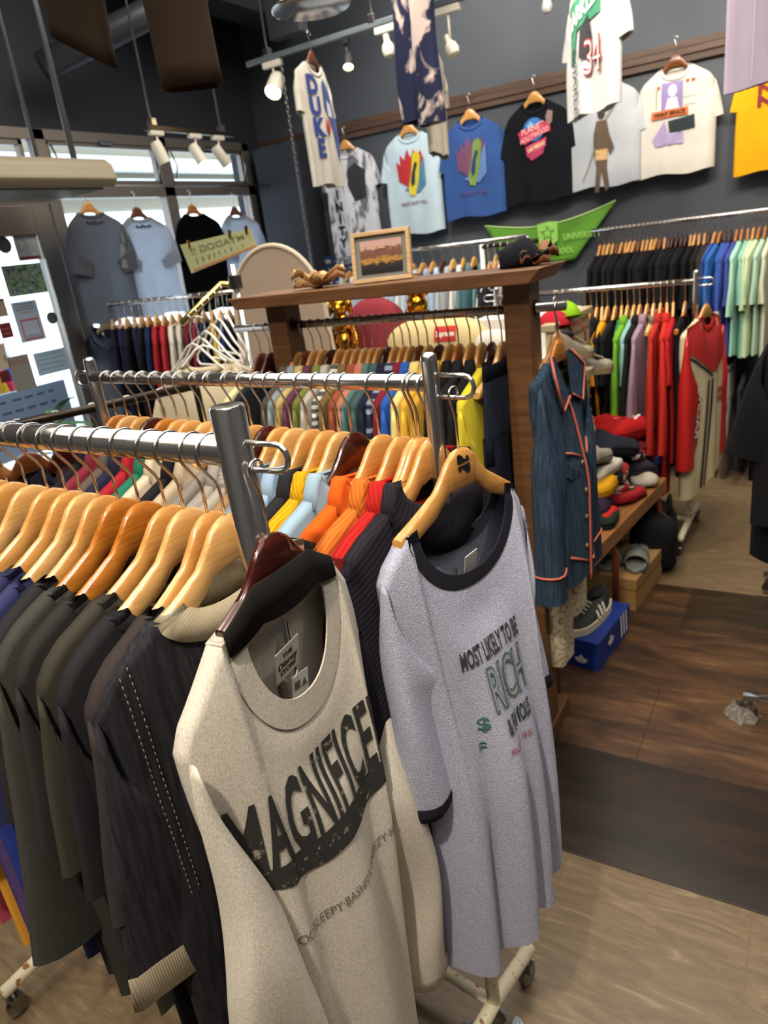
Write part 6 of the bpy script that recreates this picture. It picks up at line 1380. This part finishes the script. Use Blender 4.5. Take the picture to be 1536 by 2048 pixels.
def plush(name, loc, rz, s, mat, label, spot=None):
    o = empty(name, loc, rz); tag(o, label, 'soft toy'); o.scale = (s,)*3
    m = MB(); m.ell((0, 0, .10), (.075, .06, .10), 16, 12); build('body', m, mat, o)
    m = MB(); m.ell((0, -.01, .25), (.07, .062, .065), 16, 12); m.ell((0, -.06, .235), (.03, .025, .022), 12, 8); build('head', m, mat, o)
    for sd in (-1, 1):
        m = MB(); m.ell((sd*.055, 0, .30), (.022, .014, .03), 10, 8); build('ear', m, mat, o)
        m = MB(); m.tube([(sd*.06, 0, .17), (sd*.10, -.03, .11), (sd*.10, -.05, .07)], [.026, .024, .028], 10); build('arm', m, mat, o)
        m = MB(); m.tube([(sd*.04, 0, .04), (sd*.055, -.07, .03), (sd*.055, -.11, .035)], [.034, .032, .034], 10); build('leg', m, mat, o)
    if spot: m = MB(); m.ell((.02, -.058, .12), (.016, .006, .022), 10, 6); build('patch', m, spot, o)
    return o
BE = fabric('#a89a80', 'heather'); BE2 = fabric('#b8a682', 'pattern')
plush('soft_toy', zz(1150, 845), math.radians(60), .55, BE, 'beige soft toy with a dark red patch beneath the hanging sneakers', pmat('#5d1f1f', .8))
plush('soft_toy', zz(1165, 905) + Vector((.03, -.05, -.03)), math.radians(50), .6, BE2, 'cream printed soft toy sitting just above the folded clothes')
shoe('sneaker', zz(1128, 760), math.radians(60), GU, GS, 'grey sneaker with a red tab half hidden behind the denim jacket', .28)
for i, (px, py, c, wd) in enumerate(((1128, 626, '#7fae1f', 'lime green cap on top of the slat panel'), (1108, 645, '#a01f2c', 'red cap peeping out below the lime cap'), (1155, 622, '#c8bfa8', 'small cream cap beside the lime cap'))):
    o = empty('cap', PX(px, py + 8, X=-.93 - .02*i), .7); tag(o, wd, 'cap'); s_ = .8 if i < 2 else .5; o.scale = (s_,)*3; ct = fabric(c, 'plain')
    m = MB(); m.ell((0, 0, 0), (.085, .10, .085), 18, 10); m.v = [(x, y, max(z, -.004)) for x, y, z in m.v]; build('crown', m, ct, o)
    m = MB(); m.grid([[(math.sin(a)*(.07 + .02*t)*1.0, -.06 - .085*t*math.cos(a*.9), .004 + .018*t*math.cos(a)) for a in [-1.1 + 2.2*k/10 for k in range(11)]] for t in (0, .35, .7, 1)]); build('brim', m, ct, o, solid=.003)
# ================================================================== bench with folded clothes, shoes and boxes
BRED = pmat('#7d3a22', .4, .2, 'red_brown_tube')
bA, bB = Vector((-.715, 1.93, 0)), Vector((-.545, 3.30, 0)); bd = (bB - bA).normalized(); bn = Vector((-bd.y, bd.x, 0)); bw_ = .29; bz = .435
bc = (bA + bB)/2 + bn*bw_/2; be = empty('bench', (bc.x, bc.y, 0), math.atan2(bd.y, bd.x)); tag(be, 'low plank bench on red-brown tube legs under the folded clothes', 'bench'); bl_ = (bB - bA).length
for k, y in enumerate((-bw_/2 + .05, bw_/2 - .05, 0)):
    m = MB(); m.box((0, y, bz - .033), (bl_, .10 if k < 2 else .08, .066)); build('plank', m, PLANKW, be, smooth=False, bevel=.004)
for x in (-bl_/2 + .17, bl_/2 - .62, bl_/2 - .06):
    m = MB(); pts = [(x - .02, -bw_/2 + .02, 0)]; 
    pts = [(x, -bw_/2 + .015, 0), (x, -bw_/2 + .015, bz - .12), (x, -bw_/2 + .03, bz - .075), (x, -bw_/2 + .07, bz - .05), (x, bw_/2 - .07, bz - .05), (x, bw_/2 - .03, bz - .075), (x, bw_/2 - .015, bz - .12), (x, bw_/2 - .015, 0)]
    m.tube(pts, .0135, 10); build('leg_frame', m, BRED, be)
FC = [(1240, 852, '#a31a1c', 'plain', 'large red hoodie with white lettering on top of the folded pile', -.72, .17, .10, .042), (1290, 872, '#ad1f1d', 'plain', 'bright red sweatshirt under the large red hoodie', -.66, .10, .085, .035), (1215, 884, '#20242e', 'plain', 'dark navy folded top beside the red hoodie', -.72, .12, .085, .032),
      (1168, 912, '#857f74', 'plain', 'grey folded cap-like top next to the navy one', -.75, .09, .08, .03), (1190, 934, '#b8b2a4', 'plain', 'white folded top with a blue edge', -.72, .10, .075, .026), (1257, 890, '#66232a', 'plain', 'maroon folded top in the middle of the pile', -.68, .085, .07, .028),
      (1292, 897, '#a79c86', 'plain', 'beige folded knit below the bright red sweatshirt', -.64, .08, .07, .026), (1312, 908, '#26252e', 'plain', 'charcoal folded top at the far right of the pile', -.61, .085, .07, .024), (1268, 932, '#2b2630', 'plain', 'plum-black folded top with a red edge', -.64, .085, .075, .030),
      (1306, 932, '#2e3a78', 'plain', 'blue folded top at the far end of the pile', -.60, .07, .065, .022), (1312, 950, '#7d1c26', 'plain', 'crimson folded top lowest at the far end', -.60, .075, .07, .022), (1250, 905, '#3a2a2a', 'fair', 'patterned folded knit in the middle of the pile', -.68, .075, .07, .024),
      (1215, 944, '#4a3a36', 'fair', 'black and red patterned knit hat', -.69, .08, .07, .028), (1180, 972, '#c08a16', 'plain', 'mustard yellow folded fleece', -.72, .085, .085, .032), (1227, 975, '#b0aca2', 'plain', 'white knit hat with a blue star', -.67, .055, .05, .036),
      (1172, 1002, '#2d2236', 'plain', 'dark purple folded fleece under the mustard one', -.72, .08, .08, .026), (1244, 992, '#2e2d20', 'plain', 'black folded shirt with yellow lettering', -.64, .085, .06, .024), (1286, 982, '#a9a192', 'heather', 'oatmeal knit at the bench edge', -.59, .09, .05, .022),
      (1250, 1028, '#8f1f24', 'plain', 'dark red folded shirt with a white label at the bench edge', -.62, .09, .055, .022), (1186, 1028, '#b02620', 'plain', 'red knit with white lettering at the near end', -.69, .07, .075, .030), (1190, 1062, '#20281e', 'plain', 'dark green folded top at the near end', -.68, .085, .075, .030),
      (1166, 1072, '#7f8ea8', 'plain', 'blue-grey folded top at the near end', -.72, .06, .06, .026), (1160, 1108, '#c0486a', 'plain', 'pink folded knit at the near end of the bench', -.72, .065, .06, .032), (1222, 968, '#b3282b', 'fair', 'red and white patterned knit', -.68, .06, .06, .02), (1150, 900, '#b9a884', 'pattern', 'cream printed folded top behind the pile', -.82, .08, .09, .03)]
items = []
for i, (px, py, c, cl, wd, X, a_, b_, h_) in enumerate(FC):
    p = PX(px, py, X=X - .045); items.append([p.z, p, c, cl, wd, a_, b_, h_, i])
for z, p, c, cl, wd, a_, b_, h_, i in items:
    rr = random.Random(i); m = MB(); h2 = h_
    p.z = max(p.z, bz + h2)
    m.ell((0, 0, 0), (a_*1.12, b_*1.25, h2*1.15), 26, 12, p=.55); q = []
    for x, y, z_ in m.v: q.append((x, y, z_ + .007*math.sin(x*45 + i) + .006*math.sin(y*60 + 2*i) - (.016*(abs(x)/a_)**2)))
    m.v = q; o = build('folded_clothes' if 'knit hat' not in wd else 'knit_hat', m, fabric(c, cl), None); o.location = p; o.rotation_euler = (rr.uniform(-.15, .1), rr.uniform(-.1, .25), math.radians(80) + rr.uniform(-.5, .5)); tag(o, wd, 'folded clothes' if 'knit hat' not in wd else 'hat', 'clothes piled on the bench')
    m = MB(); m.ell((0, 0, h2*.15), (a_*1.15, b_*1.28, h2*.2), 26, 6, p=.55); m.v = [(x, y, z_ - (.016*(abs(x)/a_)**2)) for x, y, z_ in m.v]; build('fold_edge', m, fabric(c, cl), o)
    items[i].append(o)
def on_item(i, s_, size, col, x=0, y=0, rot=0, **k):
    o = items[i][-1]; a_, b_, h_ = items[i][5], items[i][6], items[i][7]
    def f(u, v):
        t = max(0, 1 - abs(u/a_)**3.6 - abs(v/(b_*1.15))**3.6); return Vector((u, v, h_*1.1*t**.28 + .007 - .016*(abs(u)/a_)**2 + .007*math.sin(u*45 + i) + .006*math.sin(v*60 + 2*i)))
    if isinstance(s_, str): text_on(f, s_, size, ink(col), o, pre=lambda p, q: (x + p*math.cos(rot) - q*math.sin(rot), y + p*math.sin(rot) + q*math.cos(rot)), sub=.015, bold=.002)
    else: poly_on(f, s_, ink(col), o, 'printed_design', .015)
on_item(0, 'VANS', .075, '#d9d0c8', .0, -.035, .1); on_item(0, 'OFF THE WALL', .014, '#d9d0c8', .02, -.075, .1)
on_item(14, [star(0, -.01, .022)], 0, '#1f3a7a'); on_item(16, [rect(-.05, .05, -.012, -.004), rect(-.05, .03, .004, .012)], 0, '#c9a92a'); on_item(19, [rect(-.04, .04, -.02, .0)], 0, '#d8ccc0'); on_item(4, [rect(-.07, .07, -.05, -.035)], 0, '#2a4a8a')
on_item(18, [rect(-.045, .045, -.03, .0)], 0, '#c9c0b4'); on_item(18, [rect(-.035, .035, -.018, -.012)], 0, '#7d1c22')
# below the bench
def carton(name, label, loc, d, rz, mat, lid=None, mats=None):
    o = empty(name, loc, rz); tag(o, label, 'box')
    m = MB(); m.box((0, 0, d[2]*.36), (d[0], d[1], d[2]*.72)); build('base', m, mat, o, smooth=False, bevel=.002)
    m = MB(); m.box((0, 0, d[2]*.84), (d[0] + .006, d[1] + .006, d[2]*.32)); build('lid', m, lid or mat, o, smooth=False, bevel=.002); return o
BLU = pmat('#0f2f7d', .45, 0, 'blue_card')
q = PX(1195, 1300, Z=0.0); bx_ = carton('shoe_box', 'blue shoe box with white stripes and leaf marks under the near bench end', Vector((-.685, 2.47, 0)), (.19, .33, .125), math.radians(-7), BLU)
Wt = ink('#d8d8dc')
fx = lambda u, v: Vector((.0985, u, v)); fy_ = lambda u, v: Vector((u, -.1685, v))
for k in range(3): poly_on(fx, [[(.07 + .028*k, .02), (.084 + .028*k, .02), (.074 + .028*k, .122), (.060 + .028*k, .122)]], Wt, bx_, 'white_stripe', 0)
def trefoil(cx, cy, r): return [disc(cx, cy + r*.55, r*.36, r*.62, 16)] + [[(cx + (x*math.cos(a) - y*math.sin(a)), cy + (x*math.sin(a) + y*math.cos(a))) for x, y in disc(0, r*.5, r*.34, r*.58, 16)] for a in (1.0, -1.0)]
poly_on(fx, trefoil(-.04, .06, .030), Wt, bx_, 'leaf_mark', 0); poly_on(fy_, trefoil(.03, .03, .026), Wt, bx_, 'leaf_mark', 0)
shoe('sneaker', Vector((-.69, 2.45, .1255)), math.radians(-104), pmat('#23281f', .7), pmat('#c9bfa3', .6), 'black sneaker with three white stripes on top of the blue shoe box', .30, stripes=pmat('#d2cbb8', .7))
KR = pmat('#9c7544', .8, 0, 'kraft_card'); bx2 = carton('cardboard_box', 'plain kraft cardboard box under the bench below the grey slides', Vector((-.665, 2.98, 0)), (.22, .36, .15), math.radians(-7), KR)
for i, (dx, wd) in enumerate(((-.055, 'left grey slide sandal on the kraft box'), (.055, 'right grey slide sandal on the kraft box'))):
    o = empty('slide_sandal', Vector((-.665 + dx*1.0, 2.96 + .01*i, .1505)), math.radians(-82)); tag(o, wd, 'sandal'); SG = pmat('#70746c', .6)
    m = MB(); rows = []
    for j in range(13):
        t = j/12; x = -.13 + .26*t; hw = .046*math.sqrt(max(.04, 1 - (2*t - 1)**4)); rows.append([(x, -hw, .0), (x, -hw*1.02, .03), (x, -hw*.8, .024), (x, hw*.8, .024), (x, hw*1.02, .03), (x, hw, .0)])
    m.grid(rows, True, 0, True, True); build('sole', m, SG, o)
    m = MB(); m.grid([[(x, .05*math.cos(a), .02 + (.046 - .03*x)*math.sin(a)) for a in [PI*k/14 for k in range(15)]] for x in (-.01, .03, .075)]); build('strap', m, SG, o, solid=.006)
bg_ = empty('black_bag', Vector((-.60, 3.28, 0)), .2); tag(bg_, 'black gym bag with a yellow tag under the far end of the bench', 'bag')
m = MB(); m.ell((0, 0, .15), (.105, .17, .14), 24, 14, p=.5); m.v = [(x + .008*math.sin(z*40), y, max(0, z + .01*math.sin(y*30))) for x, y, z in m.v]; build('body', m, fabric('#1a1a1c', 'plain'), bg_)
m = MB(); m.tube([(.06, -.06, .27), (.075, -.05, .33), (.075, .05, .33), (.06, .06, .27)], .009, 8); build('handle', m, fabric('#0e0e10', 'plain'), bg_)
m = MB(); m.box((.105, .03, .19), (.006, .05, .025)); build('yellow_tag', m, pmat('#d8a813', .6), bg_, smooth=False)
for y in (-.08, .09):
    m = MB(); m.tube([(.10*math.sin(a)*1.03, y, .15 - .15*math.cos(a)*1.02) for a in [PI*k/10 for k in range(1, 10)]], .006, 6); build('side_strap', m, fabric('#3a3a38', 'plain'), bg_)
# ================================================================== black coat at the right edge with its rack foot
QA, QB = Vector((.085, 2.2, 1.42)), Vector((.085, 3.1, 1.42))
rack('chrome rack of black tees at the right edge of the view', QA, QB, zp=.04, r=.0125, rp=.0125, low_mat=CHROME, split=.5, feet=.20)
cq = [(.02 + .07*i, MAHOG if i < 2 else MAPLE, 't_shirt', ['#18181a', '#141416', '#1b1c20', '#161618'][i], 'plain', ['black wide-sleeved tee at the view edge', 'jet black tee', 'navy-black tee', 'soft black tee'][i], dict(w0, L=.60 + .14*(i == 1), sl=.30, sla=13, slw=.095, aw=.11, sth=.03, t=.04, nc=14, nr=14)) for i in range(4)]
fill(QA, QB, cq, 'the near end of the right-hand rack', 'the right-hand rack', rr=.0125, jit=.03, hang_where='the near end along the right-hand rack')
def bagwrap(name, loc, r, h, label, seed, mat):
    rr = random.Random(seed); m = MB(); rows = []
    for i in range(7):
        t = i/6; rows.append([(r*(1 - .55*t)*math.cos(2*PI*k/20)*(1 + .22*math.sin(k*2.7 + 4*t + seed)), r*(1 - .55*t)*math.sin(2*PI*k/20)*(1 + .2*math.sin(k*1.9 + seed)), h*t + .006*math.sin(k*3.1 + t*6)*(t > 0) + .001) for k in range(20)])
    m.grid(rows, True); o = build(name, m, mat, None, smooth=False); o.location = loc; tag(o, label, 'plastic bag')
PLS = pmat('#cfe0f2', .25, 0, 'thin_plastic', Transmission_Weight=.45)
p = PX(975, 2030, Z=.02); bagwrap('plastic_bag', Vector((-.455, .875, 0)), .085, .085, 'crumpled pale blue plastic bag around the foot of the middle rack', 2, PLS)
p = PX(1500, 1450, Z=.0); bagwrap('plastic_bag', Vector((-.115, 2.2, 0)), .05, .05, 'clear plastic wrap around the caster at the right edge', 5, pmat('#b9b3a8', .25, 0, 'thin_plastic', Transmission_Weight=.6))
